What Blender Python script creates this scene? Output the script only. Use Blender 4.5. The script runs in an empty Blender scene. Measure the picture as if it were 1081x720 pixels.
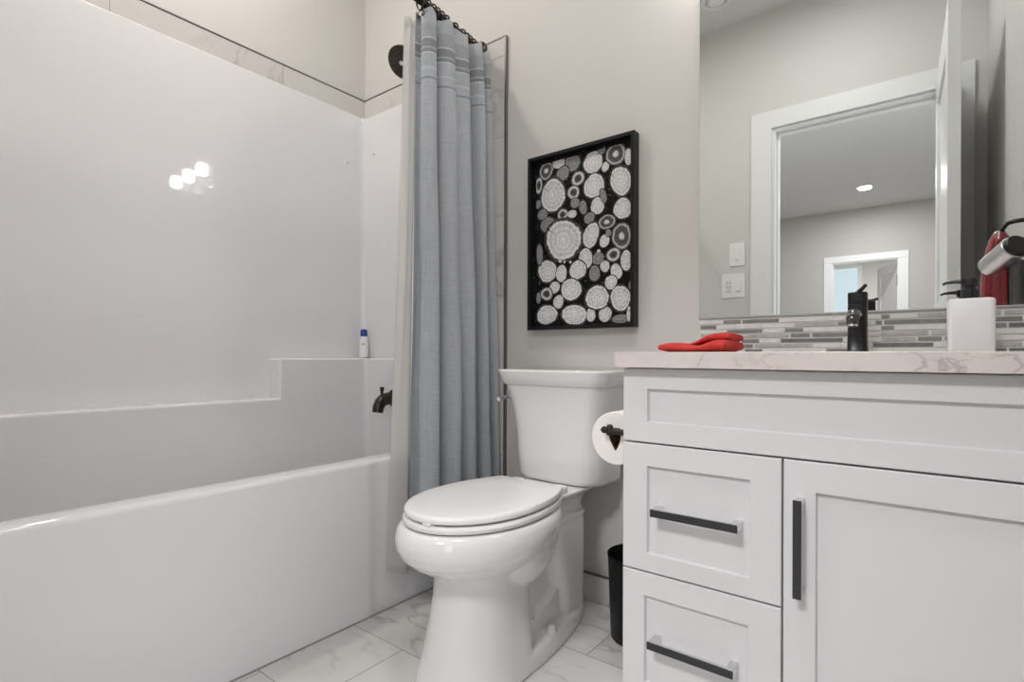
import bpy, bmesh, math, random
from mathutils import Vector, Matrix
random.seed(7)
sc = bpy.context.scene
PI = math.pi
# ------------------------------------------------------------------ camera
YAW, ROLL = math.radians(37.87), 0.0037
cam_d = bpy.data.cameras.new('camera'); cam = bpy.data.objects.new('camera', cam_d)
sc.collection.objects.link(cam)
fw = Vector((-math.sin(YAW), math.cos(YAW), 0)); rg = Vector((math.cos(YAW), math.sin(YAW), 0)); up = Vector((0, 0, 1))
r2 = math.cos(ROLL) * rg + math.sin(ROLL) * up
u2 = -math.sin(ROLL) * rg + math.cos(ROLL) * up
M = Matrix((r2, u2, -fw)).transposed().to_4x4()
M.translation = Vector((0, 0, 0.80))
cam.matrix_world = M
cam_d.sensor_fit = 'HORIZONTAL'; cam_d.sensor_width = 36.0
cam_d.lens = 564.0 / 1081.0 * 36.0
cam_d.shift_y = 16.0 / 1081.0
cam_d.clip_start = 0.01
sc.camera = cam
# ------------------------------------------------------------------ view, world, lights
sc.view_settings.view_transform = 'Standard'
sc.view_settings.look = 'None'
sc.view_settings.exposure = -0.20
sc.view_settings.gamma = 1.0
sc.view_settings.use_curve_mapping = False
w = bpy.data.worlds.new('world'); sc.world = w; w.use_nodes = True
w.node_tree.nodes['Background'].inputs[0].default_value = (0.75, 0.85, 1.0, 1)
w.node_tree.nodes['Background'].inputs[1].default_value = 1.0

def area(name, loc, size, power, color, target=None, shape='DISK', sy=None):
    l = bpy.data.lights.new(name, 'AREA'); l.shape = shape; l.size = size
    if sy: l.size_y = sy
    l.energy = power; l.color = color
    o = bpy.data.objects.new(name, l); sc.collection.objects.link(o); o.location = loc
    d = (Vector(target) - Vector(loc)) if target else Vector((0, 0, -1))
    o.rotation_euler = d.to_track_quat('-Z', 'Y').to_euler()
    return o
WARM = (1.0, 0.915, 0.83); NEUT = (1.0, 0.982, 0.985)
area('tub_downlight_glow', (-1.72, 0.68, 2.765), 0.13, 9, WARM)
area('bath_fill_light', (-0.42, 0.50, 2.74), 0.32, 9, NEUT)  # added fill from above, brightens the cabinet front
area('bedroom_downlight_glow', (-0.585, -4.38, 2.775), 0.12, 30, NEUT)
area('bedroom_fill_light', (-0.42, -1.38, 2.735), 0.62, 76, (1.0, 0.985, 1.0))  # added frontal fill, shines through the doorway onto vanity and toilet
area('end_room_fill_light', (-0.55, -6.6, 2.75), 0.3, 90, NEUT)  # added lamp without a fixture, lifts the dim far room
area('bedroom_side_fill', (1.35, -1.6, 1.25), 1.5, 30, (0.90, 0.95, 1.0), (-0.7, 0.6, 0.9), 'RECTANGLE', 1.7)  # added side fill, set inside the made-up bedroom window
# ------------------------------------------------------------------ node helpers
def new_mat(name):
    m = bpy.data.materials.new(name); m.use_nodes = True
    nt = m.node_tree; b = nt.nodes['Principled BSDF']
    return m, nt, b
def mat(name, col, rough=0.5, metal=0.0, bump=0.0, bscale=200.0, var=0.0, vscale=6.0, coat=0.0, spec=0.5):
    m, nt, b = new_mat(name); N, L = nt.nodes, nt.links
    b.inputs['Base Color'].default_value = (*col, 1); b.inputs['Roughness'].default_value = rough
    b.inputs['Metallic'].default_value = metal; b.inputs['Coat Weight'].default_value = coat
    b.inputs['Specular IOR Level'].default_value = spec
    tc = N.new('ShaderNodeTexCoord')
    if bump > 0:
        n = N.new('ShaderNodeTexNoise'); n.inputs['Scale'].default_value = bscale; n.inputs['Detail'].default_value = 3
        L.new(tc.outputs['Object'], n.inputs['Vector'])
        bp = N.new('ShaderNodeBump'); bp.inputs['Strength'].default_value = bump; bp.inputs['Distance'].default_value = 0.002
        L.new(n.outputs['Fac'], bp.inputs['Height']); L.new(bp.outputs['Normal'], b.inputs['Normal'])
    if var > 0:
        n = N.new('ShaderNodeTexNoise'); n.inputs['Scale'].default_value = vscale; n.inputs['Detail'].default_value = 4
        L.new(tc.outputs['Object'], n.inputs['Vector'])
        r = N.new('ShaderNodeValToRGB')
        r.color_ramp.elements[0].position = 0.3; r.color_ramp.elements[1].position = 0.7
        r.color_ramp.elements[0].color = (*[c * (1 - var) for c in col], 1)
        r.color_ramp.elements[1].color = (*[min(1, c * (1 + var)) for c in col], 1)
        L.new(n.outputs['Fac'], r.inputs['Fac']); L.new(r.outputs['Color'], b.inputs['Base Color'])
    return m
def emit(name, col, s):
    m, nt, b = new_mat(name)
    b.inputs['Base Color'].default_value = (0.05, 0.05, 0.05, 1)
    b.inputs['Emission Color'].default_value = (*col, 1); b.inputs['Emission Strength'].default_value = s
    return m
def mnode(nt, op, a, b=None):
    n = nt.nodes.new('ShaderNodeMath'); n.operation = op
    for i, v in enumerate((a, b)):
        if v is None: continue
        if isinstance(v, (int, float)): n.inputs[i].default_value = v
        else: nt.links.new(v, n.inputs[i])
    return n.outputs[0]
def ramp(nt, fac, stops, interp='LINEAR'):
    r = nt.nodes.new('ShaderNodeValToRGB'); cr = r.color_ramp; cr.interpolation = interp
    while len(cr.elements) < len(stops): cr.elements.new(0.5)
    for e, (p, c) in zip(cr.elements, stops):
        e.position = p; e.color = (*c, 1) if len(c) == 3 else c
    nt.links.new(fac, r.inputs['Fac']); return r.outputs['Color']
def mixc(nt, fac, a, b, mode='MIX'):
    n = nt.nodes.new('ShaderNodeMix'); n.data_type = 'RGBA'; n.blend_type = mode
    for key, v in (('Factor', fac),):
        if isinstance(v, (int, float)): n.inputs[0].default_value = v
        else: nt.links.new(v, n.inputs[0])
    for i, v in ((6, a), (7, b)):
        if isinstance(v, tuple): n.inputs[i].default_value = (*v, 1)
        else: nt.links.new(v, n.inputs[i])
    return n.outputs[2]
def marble(name, base, vein, scale, rough, w=0.035, strength=0.8, cloud=None):
    """thin wandering veins: |noise - .5| close to zero, broken up by a second noise"""
    m, nt, b = new_mat(name); N, L = nt.nodes, nt.links
    tc = N.new('ShaderNodeTexCoord')
    n1 = N.new('ShaderNodeTexNoise'); n1.inputs['Scale'].default_value = scale; n1.inputs['Detail'].default_value = 5
    n1.inputs['Distortion'].default_value = 0.8
    L.new(tc.outputs['Object'], n1.inputs['Vector'])
    d = mnode(nt, 'ABSOLUTE', mnode(nt, 'SUBTRACT', n1.outputs['Fac'], 0.5))
    v = mnode(nt, 'SUBTRACT', 1.0, mnode(nt, 'MINIMUM', mnode(nt, 'DIVIDE', d, w), 1.0))
    n2 = N.new('ShaderNodeTexNoise'); n2.inputs['Scale'].default_value = scale * 0.9; n2.inputs['Detail'].default_value = 2
    mp = N.new('ShaderNodeMapping'); mp.inputs['Location'].default_value = (3.1, 7.7, 1.3)
    L.new(tc.outputs['Object'], mp.inputs['Vector']); L.new(mp.outputs['Vector'], n2.inputs['Vector'])
    g = nt.nodes.new('ShaderNodeMapRange'); g.inputs[1].default_value = 0.45; g.inputs[2].default_value = 0.62
    L.new(n2.outputs['Fac'], g.inputs[0])
    f = mnode(nt, 'MULTIPLY', mnode(nt, 'MULTIPLY', v, g.outputs[0]), strength)
    cl = ramp(nt, n2.outputs['Fac'], [(0.35, base), (0.75, cloud or tuple(c * 0.93 for c in base))])
    L.new(mixc(nt, f, cl, vein), b.inputs['Base Color'])
    b.inputs['Roughness'].default_value = rough
    return m
# ------------------------------------------------------------------ mesh helpers
BOXED = set()
def addbox(bm, x0, x1, y0, y1, z0, z1, bev=0.0, seg=2, mi=0):
    t = bmesh.new(); bmesh.ops.create_cube(t, size=1)
    bmesh.ops.scale(t, vec=(x1 - x0, y1 - y0, z1 - z0), verts=t.verts)
    bmesh.ops.translate(t, vec=((x0 + x1) / 2, (y0 + y1) / 2, (z0 + z1) / 2), verts=t.verts)
    if bev > 0:
        BOXED.add(id(bm)); bmesh.ops.bevel(t, geom=t.edges[:], offset=bev, segments=seg, affect='EDGES', profile=0.5)
    merge(bm, t, mi)
def merge(bm, t, mi=0):
    vm = {}
    t.verts.index_update()
    for v in t.verts: vm[v.index] = bm.verts.new(v.co)
    for f in t.faces:
        try:
            nf = bm.faces.new([vm[v.index] for v in f.verts]); nf.material_index = mi if mi else f.material_index; nf.smooth = True
        except ValueError: pass
    t.free()
def loft(bm, rings, cap0=True, cap1=True, mi=0):
    R = [[bm.verts.new(p) for p in r] for r in rings]; n = len(R[0])
    for a, b in zip(R[:-1], R[1:]):
        for i in range(n):
            f = bm.faces.new((a[i], a[(i + 1) % n], b[(i + 1) % n], b[i])); f.material_index = mi; f.smooth = True
    if cap0: f = bm.faces.new(R[0][::-1]); f.material_index = mi
    if cap1: f = bm.faces.new(R[-1]); f.material_index = mi
def frame_of(d):
    d = d.normalized(); a = Vector((0, 0, 1)) if abs(d.z) < 0.9 else Vector((1, 0, 0))
    x = d.cross(a).normalized(); return x, d.cross(x).normalized()
def cyl(bm, p0, p1, r, rb=None, n=24, mi=0, bev=0.0):
    p0, p1 = Vector(p0), Vector(p1); x, y = frame_of(p1 - p0); rb = r if rb is None else rb
    d = (p1 - p0).normalized()
    prof = [(p0, r), (p1, rb)] if bev <= 0 else [(p0, r - bev), (p0 + d * bev, r), (p1 - d * bev, rb), (p1, rb - bev)]
    loft(bm, [[c + x * (q * math.cos(2 * PI * i / n)) + y * (q * math.sin(2 * PI * i / n)) for i in range(n)] for c, q in prof], mi=mi)
def tube(bm, pts, r, n=12, mi=0, closed=False):
    pts = [Vector(p) for p in pts]; rings = []; m = len(pts); px = None
    for i, p in enumerate(pts):
        if closed: d = pts[(i + 1) % m] - pts[i - 1]
        else: d = pts[min(i + 1, m - 1)] - pts[max(i - 1, 0)]
        d.normalize()
        if px is None: x, y = frame_of(d)
        else:
            x = (px - d * px.dot(d)).normalized(); y = d.cross(x)
        px = x; rr = r[i] if isinstance(r, (list, tuple)) else r
        rings.append([p + x * (rr * math.cos(2 * PI * k / n)) + y * (rr * math.sin(2 * PI * k / n)) for k in range(n)])
    if closed: rings.append(rings[0])
    loft(bm, rings, not closed, not closed, mi)
    if closed: bmesh.ops.remove_doubles(bm, verts=bm.verts, dist=1e-6)
def lathe(bm, prof, c=(0, 0, 0), n=40, mi=0, cap0=False, cap1=False):
    loft(bm, [[(c[0] + r * math.cos(2 * PI * i / n), c[1] + r * math.sin(2 * PI * i / n), c[2] + z) for i in range(n)] for r, z in prof], cap0, cap1, mi)
def rrect(x0, x1, y0, y1, r, z, k=6):
    """rounded rectangle ring; r may be one radius or four (x1y1, x0y1, x0y0, x1y0)"""
    rs = r if isinstance(r, tuple) else (r,) * 4; out = []
    for (cx, cy, a0, q) in ((x1, y1, 0, rs[0]), (x0, y1, 90, rs[1]), (x0, y0, 180, rs[2]), (x1, y0, 270, rs[3])):
        ox = cx - q if cx == x1 else cx + q; oy = cy - q if cy == y1 else cy + q
        for i in range(k + 1):
            a = math.radians(a0 + 90 * i / k); out.append((ox + q * math.cos(a), oy + q * math.sin(a), z))
    return out
def egg(xc, yf, yb, hw, z, n=56, wide=0.55, back=2.6, cut=None):
    """toilet outline: elliptical nose towards -Y, squarer back"""
    yc = yf + (yb - yf) * wide; out = []
    for i in range(n):
        a = 2 * PI * i / n; c, s = math.cos(a), math.sin(a)
        if s < 0: out.append((xc + hw * c, yc + (yc - yf) * s, z))
        else:
            e = 2.0 / back
            y = yc + (yb - yc) * abs(s) ** e; x = xc + hw * math.copysign(abs(c) ** e, c)
            if cut and y > cut:      # straight back edge
                hc = hw * (1 - ((cut - yc) / (yb - yc)) ** 2) ** 0.5; k = max(-1, min(1, (x - xc) / hc)); x, y = xc + hc * k, cut
            out.append((x, y, z))
    return out
def prism(bm, pts, axis, a, b, mi=0):
    """extrude a 2-D outline along an axis (0 x, 1 y, 2 z)"""
    def P(p, t): return {0: (t, p[0], p[1]), 1: (p[0], t, p[1]), 2: (p[0], p[1], t)}[axis]
    loft(bm, [[P(p, a) for p in pts], [P(p, b) for p in pts]], mi=mi)
def root_loc(p):
    v = Vector((0, 0, 0))
    while p is not None: v += p.location; p = p.parent
    return v
def obj(name, bm, m, parent=None, smooth=40, origin=None):
    bmesh.ops.recalc_face_normals(bm, faces=bm.faces); boxed = id(bm) in BOXED; BOXED.discard(id(bm))
    if parent is not None: off = root_loc(parent)
    else:
        if origin is None:
            xs = [v.co for v in bm.verts]
            off = Vector(((min(v.x for v in xs) + max(v.x for v in xs)) / 2, (min(v.y for v in xs) + max(v.y for v in xs)) / 2, min(v.z for v in xs)))
        else: off = Vector(origin)
    bmesh.ops.translate(bm, vec=-off, verts=bm.verts)
    me = bpy.data.meshes.new(name); bm.to_mesh(me); bm.free()
    for x in (m if isinstance(m, (list, tuple)) else [m]): me.materials.append(x)
    o = bpy.data.objects.new(name, me); sc.collection.objects.link(o)
    if parent is not None: o.parent = parent
    else: o.location = off
    for p in me.polygons: p.use_smooth = True
    if smooth:
        me.set_sharp_from_angle(angle=math.radians(smooth))
    if boxed:
        wn = o.modifiers.new('weighted_normals', 'WEIGHTED_NORMAL'); wn.keep_sharp = True; wn.weight = 100
    return o
def tag(o, label=None, cat=None, group=None, kind=None):
    if label: o['label'] = label
    if cat: o['category'] = cat
    if group: o['group'] = group
    if kind: o['kind'] = kind
    return o
def thing(name, label, cat, loc, group=None):
    o = bpy.data.objects.new(name, None); sc.collection.objects.link(o); o.location = loc
    o.empty_display_size = 0.05
    return tag(o, label, cat, group)
def copy_tree(o, parent=None):
    c = o.copy(); sc.collection.objects.link(c); c.parent = parent
    for ch in list(o.children): copy_tree(ch, c)
    return c
B = bmesh.new
def bx(name, m, dims, parent=None, bev=0.0, **k):
    bm = B(); addbox(bm, *dims, bev=bev); return obj(name, bm, m, parent, **k)
def struct(name, bm_or_dims, m, label=None, bev=0.0, parent=None):
    if isinstance(bm_or_dims, tuple): o = bx(name, m, bm_or_dims, parent, bev)
    else: o = obj(name, bm_or_dims, m, parent)
    o['kind'] = 'structure'
    if label: o['label'] = label
    return o
# ------------------------------------------------------------------ materials
m_wall = mat('wall_paint', (0.655, 0.640, 0.615), 0.55, bump=0.06, bscale=260)
m_wall_bed = mat('bedroom_paint', (0.50, 0.475, 0.455), 0.6, bump=0.06, bscale=260)
m_ceil = mat('ceiling_paint', (0.72, 0.72, 0.71), 0.8, bump=0.15, bscale=180)
m_trim = mat('white_trim_paint', (0.80, 0.80, 0.80), 0.32, bump=0.02, bscale=90)
m_acryl = mat('white_acrylic', (0.81, 0.81, 0.82), 0.035, bump=0.003, bscale=10)
m_porc = mat('white_porcelain', (0.82, 0.82, 0.82), 0.07, coat=0.4)
m_seat = mat('white_seat_plastic', (0.85, 0.85, 0.85), 0.22)
m_cab = mat('white_cabinet_lacquer', (0.70, 0.70, 0.715), 0.33, bump=0.05, bscale=120)
m_gun = mat('gunmetal_face', (0.055, 0.056, 0.060), 0.42, metal=0.7, bump=0.05, bscale=500)
m_nickel = mat('satin_nickel', (0.72, 0.72, 0.73), 0.25, metal=1.0)
m_chrome = mat('chrome', (0.85, 0.85, 0.86), 0.06, metal=1.0)
m_black = mat('matte_black', (0.012, 0.012, 0.014), 0.3, bump=0.02, bscale=400)
m_bronze = mat('oil_rubbed_bronze', (0.052, 0.042, 0.036), 0.34, metal=0.75, var=0.25, vscale=40)
m_darktrim = mat('dark_metal_edge', (0.22, 0.21, 0.20), 0.35, metal=0.8)
m_greytrim = mat('brushed_grey_edge', (0.42, 0.42, 0.41), 0.4, metal=0.4)
m_frame = mat('black_frame_wood', (0.010, 0.010, 0.011), 0.38, bump=0.06, bscale=150, spec=0.25)
m_can = mat('black_plastic', (0.006, 0.006, 0.006), 0.4, bump=0.2, bscale=70, spec=0.22)
m_paper = mat('tissue_paper', (0.88, 0.86, 0.84), 0.9, bump=0.25, bscale=260)
m_card = mat('cardboard_core', (0.17, 0.095, 0.055), 0.85, var=0.2, vscale=60)
m_carpet = mat('bedroom_floor_fibre', (0.42, 0.40, 0.38), 0.95, bump=0.5, bscale=300)
m_quartz = marble('quartz_countertop', (0.69, 0.635, 0.61), (0.36, 0.33, 0.32), 13, 0.22, 0.022, 0.75, (0.62, 0.565, 0.55))
m_walltile = marble('marble_wall_tile', (0.66, 0.64, 0.62), (0.42, 0.40, 0.38), 2.6, 0.18, 0.02, 0.7)
m_basetile = marble('marble_baseboard_tile', (0.78, 0.765, 0.75), (0.40, 0.385, 0.37), 4.5, 0.16, 0.03, 0.8)
m_grout = mat('grey_grout', (0.33, 0.32, 0.31), 0.8, bump=0.2, bscale=400)
m_plate = mat('white_switch_plastic', (0.83, 0.83, 0.82), 0.35)
m_rubber = mat('grey_rubber', (0.25, 0.25, 0.25), 0.7)

def floor_material():
    """12 x 24 porcelain tile, rows along Y, each row shifted by a third, cut into one procedural surface"""
    m, nt, b = new_mat('marble_floor_tile'); N, L = nt.nodes, nt.links
    tc = N.new('ShaderNodeTexCoord'); sep = N.new('ShaderNodeSeparateXYZ'); L.new(tc.outputs['Object'], sep.inputs[0])
    y = mnode(nt, 'DIVIDE', mnode(nt, 'SUBTRACT', sep.outputs[1], 0.390 - 2.88), 0.288)
    row = mnode(nt, 'FLOOR', y); fy = mnode(nt, 'SUBTRACT', y, row)
    sx = mnode(nt, 'SUBTRACT', sep.outputs[0], mnode(nt, 'MULTIPLY', mnode(nt, 'SUBTRACT', row, 10.0), 0.203))
    x = mnode(nt, 'DIVIDE', mnode(nt, 'ADD', sx, 1.327 + 6.09), 0.609)
    col = mnode(nt, 'FLOOR', x); fx = mnode(nt, 'SUBTRACT', x, col)
    def edge(f, size, g):
        e = mnode(nt, 'MULTIPLY', mnode(nt, 'MINIMUM', f, mnode(nt, 'SUBTRACT', 1.0, f)), size)
        return mnode(nt, 'LESS_THAN', e, g)
    gr = mnode(nt, 'MAXIMUM', edge(fx, 0.609, 0.0013), edge(fy, 0.288, 0.0013))
    # every tile has its own piece of marble
    off = N.new('ShaderNodeCombineXYZ')
    L.new(mnode(nt, 'MULTIPLY', col, 3.71), off.inputs[0]); L.new(mnode(nt, 'MULTIPLY', row, 5.23), off.inputs[1]); L.new(mnode(nt, 'MULTIPLY', mnode(nt, 'ADD', col, row), 1.9), off.inputs[2])
    ad = N.new('ShaderNodeVectorMath'); ad.operation = 'ADD'; L.new(tc.outputs['Object'], ad.inputs[0]); L.new(off.outputs[0], ad.inputs[1])
    rot = N.new('ShaderNodeMapping'); rot.inputs['Rotation'].default_value = (0, 0, 0.6); rot.inputs['Scale'].default_value = (0.75, 1.9, 1)
    L.new(ad.outputs[0], rot.inputs['Vector'])
    n1 = N.new('ShaderNodeTexNoise'); n1.inputs['Scale'].default_value = 2.1; n1.inputs['Detail'].default_value = 5; n1.inputs['Distortion'].default_value = 1.1
    L.new(rot.outputs['Vector'], n1.inputs['Vector'])
    d = mnode(nt, 'ABSOLUTE', mnode(nt, 'SUBTRACT', n1.outputs['Fac'], 0.52))
    v = mnode(nt, 'SUBTRACT', 1.0, mnode(nt, 'MINIMUM', mnode(nt, 'DIVIDE', d, 0.03), 1.0))
    n2 = N.new('ShaderNodeTexNoise'); n2.inputs['Scale'].default_value = 3.0; n2.inputs['Detail'].default_value = 3
    L.new(ad.outputs[0], n2.inputs['Vector'])
    mr = N.new('ShaderNodeMapRange'); mr.inputs[1].default_value = 0.42; mr.inputs[2].default_value = 0.62; L.new(n2.outputs['Fac'], mr.inputs[0])
    fac = mnode(nt, 'MULTIPLY', mnode(nt, 'MULTIPLY', v, mr.outputs[0]), 0.6)
    base = ramp(nt, n2.outputs['Fac'], [(0.4, (0.77, 0.76, 0.75)), (0.62, (0.66, 0.645, 0.625)), (0.75, (0.55, 0.53, 0.51))])
    c = mixc(nt, fac, base, (0.34, 0.325, 0.30))
    L.new(mixc(nt, gr, c, (0.33, 0.325, 0.32)), b.inputs['Base Color'])
    b.inputs['Roughness'].default_value = 0.16
    bp = N.new('ShaderNodeBump'); bp.inputs['Strength'].default_value = 0.4; bp.inputs['Distance'].default_value = 0.001
    L.new(mnode(nt, 'SUBTRACT', 1.0, gr), bp.inputs['Height']); L.new(bp.outputs['Normal'], b.inputs['Normal'])
    return m
m_floor = floor_material()

# ------------------------------------------------------------------ room shell
YB, YD, XR, ZC = 1.545, -0.25, 0.218, 2.79
XL = -2.075
bm = B(); addbox(bm, XL - 0.1, XR + 0.1, YD, YB + 0.1, -0.06, 0)
o = obj('floor', bm, m_floor, origin=(0, 0, 0)); o['kind'] = 'structure'; o['label'] = 'white marble look tile floor with grey veins'
struct('floor_bedroom', (-3.2, 1.6, -8.6, YD, -0.06, 0), m_carpet)
struct('ceiling', (XL - 0.1, XR + 0.1, YD - 0.11, YB + 0.1, ZC, ZC + 0.06), m_ceil)
struct('ceiling_bedroom', (-3.2, 1.6, -8.6, YD - 0.11, ZC, ZC + 0.06), m_ceil)
struct('wall_back', (XL - 0.1, XR + 0.1, YB, YB + 0.1, 0, ZC), m_wall)
struct('wall_left', (XL - 0.1, XL, 0.02, YB, 0, ZC), m_wall)
struct('wall_right', (XR, XR + 0.1, YD, YB, 0, ZC), m_wall)
bm = B()                                     # wall with the doorway, and the stub that closes the bath alcove
addbox(bm, -3.2, -0.706, YD - 0.11, YD, 0, ZC); addbox(bm, 0.063, 1.6, YD - 0.11, YD, 0, ZC)
addbox(bm, -0.706, 0.063, YD - 0.11, YD, 2.108, ZC)
struct('wall_front', bm, m_wall)
struct('wall_alcove', (XL - 0.1, -1.335, YD, 0.018, 0, ZC), m_wall)
# door casing on the bathroom side and the jamb lining
bm = B()
addbox(bm, -0.816, -0.706, YD, YD + 0.018, 0, 2.108, 0.0008); addbox(bm, 0.063, 0.173, YD, YD + 0.018, 0, 2.108, 0.0008)
addbox(bm, -0.816, 0.173, YD, YD + 0.018, 2.108, 2.206, 0.0008)
struct('trim_1', bm, m_trim, 'white door casing around the bathroom doorway')
bm = B()
addbox(bm, -0.706, -0.690, YD - 0.115, YD + 0.004, 0, 2.108, 0.002); addbox(bm, 0.047, 0.063, YD - 0.115, YD + 0.004, 0, 2.108, 0.002)
addbox(bm, -0.690, 0.047, YD - 0.115, YD + 0.004, 2.092, 2.108, 0.002)
addbox(bm, -0.690, -0.678, YD - 0.075, YD - 0.04, 0, 2.092, 0.002); addbox(bm, 0.035, 0.047, YD - 0.075, YD - 0.04, 0, 2.092, 0.002)
addbox(bm, -0.678, 0.035, YD - 0.075, YD - 0.04, 2.080, 2.092, 0.002)
struct('trim_2', bm, m_trim, 'white jamb lining of the bathroom doorway')

def panel_door(name, w, h, t, panels):
    """door slab in local x 0..w, y 0..t, z 0..h with recessed panels on both faces"""
    bm = B(); st = 0.11
    zs = [0.0]
    addbox(bm, 0, st, 0, t, 0, h, 0.002); addbox(bm, w - st, w, 0, t, 0, h, 0.002)
    for z0, z1 in panels['rails']: addbox(bm, st, w - st, 0, t, z0, z1, 0.002)
    for z0, z1 in panels['fields']:
        addbox(bm, st - 0.003, w - st + 0.003, 0.010, t - 0.010, z0 - 0.003, z1 + 0.003)
    o = obj(name, bm, m_trim, origin=(0, 0, 0)); o['kind'] = 'structure'; return o
PAN = {'rails': [(0, 0.22), (0.92, 1.04), (1.98, 2.13)], 'fields': [(0.22, 0.92), (1.04, 1.98)]}
d1 = panel_door('door_1', 0.715, 2.145, 0.040, PAN)
d1['label'] = 'white panelled bathroom door standing open into the room'
d1.location = (0.068, -0.228, 0.012); d1.rotation_euler = (0, 0, math.radians(92.3) - math.radians(4.6))

# adjoining bedroom seen through the doorway in the mirror
YW = -5.4
bm = B()
addbox(bm, -3.2, -1.036, YW - 0.11, YW, 0, ZC); addbox(bm, -0.294, 1.6, YW - 0.11, YW, 0, ZC); addbox(bm, -1.036, -0.294, YW - 0.11, YW, 2.085, ZC)
struct('wall_bedroom_far', bm, m_wall_bed)
struct('wall_bedroom_left', (-3.3, -3.2, -8.6, YD - 0.11, 0, ZC), m_wall_bed)
bm = B()
addbox(bm, 1.6, 1.7, -8.6, -2.6, 0, ZC); addbox(bm, 1.6, 1.7, -0.6, YD - 0.11, 0, ZC)
addbox(bm, 1.6, 1.7, -2.6, -0.6, 0, 0.4); addbox(bm, 1.6, 1.7, -2.6, -0.6, 2.1, ZC)
struct('wall_bedroom_right', bm, m_wall_bed)
struct('wall_bedroom_end', (-3.2, 1.6, -8.7, -8.6, 0, ZC), m_wall)
bm = B()
addbox(bm, -1.134, -1.036, YW, YW + 0.016, 0, 2.085, 0.003); addbox(bm, -0.294, -0.19, YW, YW + 0.016, 0, 2.085, 0.003)
addbox(bm, -1.134, -0.19, YW, YW + 0.018, 2.085, 2.172, 0.003)
addbox(bm, -1.036, -1.022, YW - 0.112, YW + 0.003, 0, 2.085); addbox(bm, -0.308, -0.294, YW - 0.112, YW + 0.003, 0, 2.085)
addbox(bm, -1.022, -0.308, YW - 0.112, YW + 0.003, 2.071, 2.085)
struct('trim_3', bm, m_trim, 'white casing of the far bedroom doorway')
d2 = panel_door('door_2', 0.69, 2.05, 0.036, {'rails': [(0, 0.22), (0.92, 1.04), (1.92, 2.05)], 'fields': [(0.22, 0.92), (1.04, 1.92)]})
d2['label'] = 'white door standing ajar in the far doorway of the bedroom'
d2.location = (-0.312, YW - 0.125, 0.012); d2.rotation_euler = (0, 0, math.radians(-112))
bm = B(); addbox(bm, -0.3115, -0.3060, YW - 0.112, YW - 0.050, 1.750, 1.880); cyl(bm, (-0.311, YW - 0.118, 1.750), (-0.311, YW - 0.118, 1.880), 0.009)
struct('trim_4', bm, m_black, 'black hinge leaf on the far door jamb')
# bright glazed window in the end room, and an unseen bedroom window added for fill light
m_sky = emit('daylight_through_window', (0.78, 0.93, 1.0), 0.95)
m_fill_glow = emit('side_fill_glow', (0.86, 0.93, 1.0), 2.0)  # glowing pane of the added window, out of view
o = struct('window_1', (-1.55, -1.02, -8.6, -8.58, 0.3, 2.45), m_sky, 'tall bright window at the end of the far room')
bm = B(); addbox(bm, -1.02, -0.95, -8.6, -8.57, 0.25, 2.5); addbox(bm, -1.62, -1.55, -8.6, -8.57, 0.25, 2.5); addbox(bm, -1.55, -1.02, -8.6, -8.57, 2.45, 2.52); addbox(bm, -1.55, -1.02, -8.6, -8.57, 0.23, 0.3)
obj('window_frame', bm, m_trim, o)
o = struct('added_window', (1.66, 1.67, -2.6, -0.6, 0.4, 2.1), m_fill_glow, 'glowing side window added to the bedroom as fill light, out of view')
bm = B()  # bars of the added side window
for y in (-2.6, -1.63, -0.66): addbox(bm, 1.63, 1.66, y, y + 0.06, 0.4, 2.1)
for z in (0.4, 2.04): addbox(bm, 1.63, 1.66, -2.6, -0.6, z, z + 0.06)
obj('window_frame', bm, m_trim, o)

# wall tile: border above the surround, strip beside it, tile baseboard
def tiles(name, rects, axis, wallpos, thick, label, m=None):
    """tiles standing on a wall with grout gaps; one mesh, bevelled tiles over a grout backing"""
    bm = B()
    for a0, a1, z0, z1 in rects:
        g = 0.0008
        if axis == 'y': addbox(bm, a0 + g, a1 - g, wallpos - thick, wallpos - 0.0005, z0 + g, z1 - g, 0.0008, 1)
        else: addbox(bm, wallpos + 0.0005, wallpos + thick, a0 + g, a1 - g, z0 + g, z1 - g, 0.0008, 1)
    A0, A1 = min(r[0] for r in rects), max(r[1] for r in rects); Z0, Z1 = min(r[2] for r in rects), max(r[3] for r in rects)
    if axis == 'y': addbox(bm, A0, A1, wallpos - thick + 0.001, wallpos, Z0, Z1, mi=1)
    else: addbox(bm, wallpos, wallpos + thick - 0.001, A0, A1, Z0, Z1, mi=1)
    return struct(name, bm, [m or m_walltile, m_grout], label)
ZS, ZT, XE, XA = 1.893, 1.976, -1.230, -1.342
T = 0.012
tiles('trim_5', [(0.02, 0.555, ZS, ZT), (0.555, 1.135, ZS, ZT), (1.135, YB - 0.001, ZS, ZT)], 'x', XL, T, 'marble tile border above the bath surround on the left wall')
tiles('trim_6', [(XL + T, -1.75, ZS, ZT), (-1.75, XA, ZS, ZT)], 'y', YB, T, 'marble tile border above the bath surround on the back wall')
zl = [0.0, 0.14, 0.435, 0.73, 1.025, 1.32, 1.612, 1.908, ZT]
tiles('trim_7', [(XA, XE, a, b) for a, b in zip(zl[:-1], zl[1:])], 'y', YB, T, 'narrow marble tile strip beside the bath surround')
bm = B(); addbox(bm, XL, XL + T + 0.002, 0.02, YB, ZT, ZT + 0.004); addbox(bm, XL, XE, YB - T - 0.002, YB, ZT, ZT + 0.004)
addbox(bm, XE, XE + 0.006, YB - T - 0.002, YB, 0, ZT + 0.004)
struct('trim_8', bm, m_darktrim, 'dark metal edge of the tiled shower border')
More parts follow.
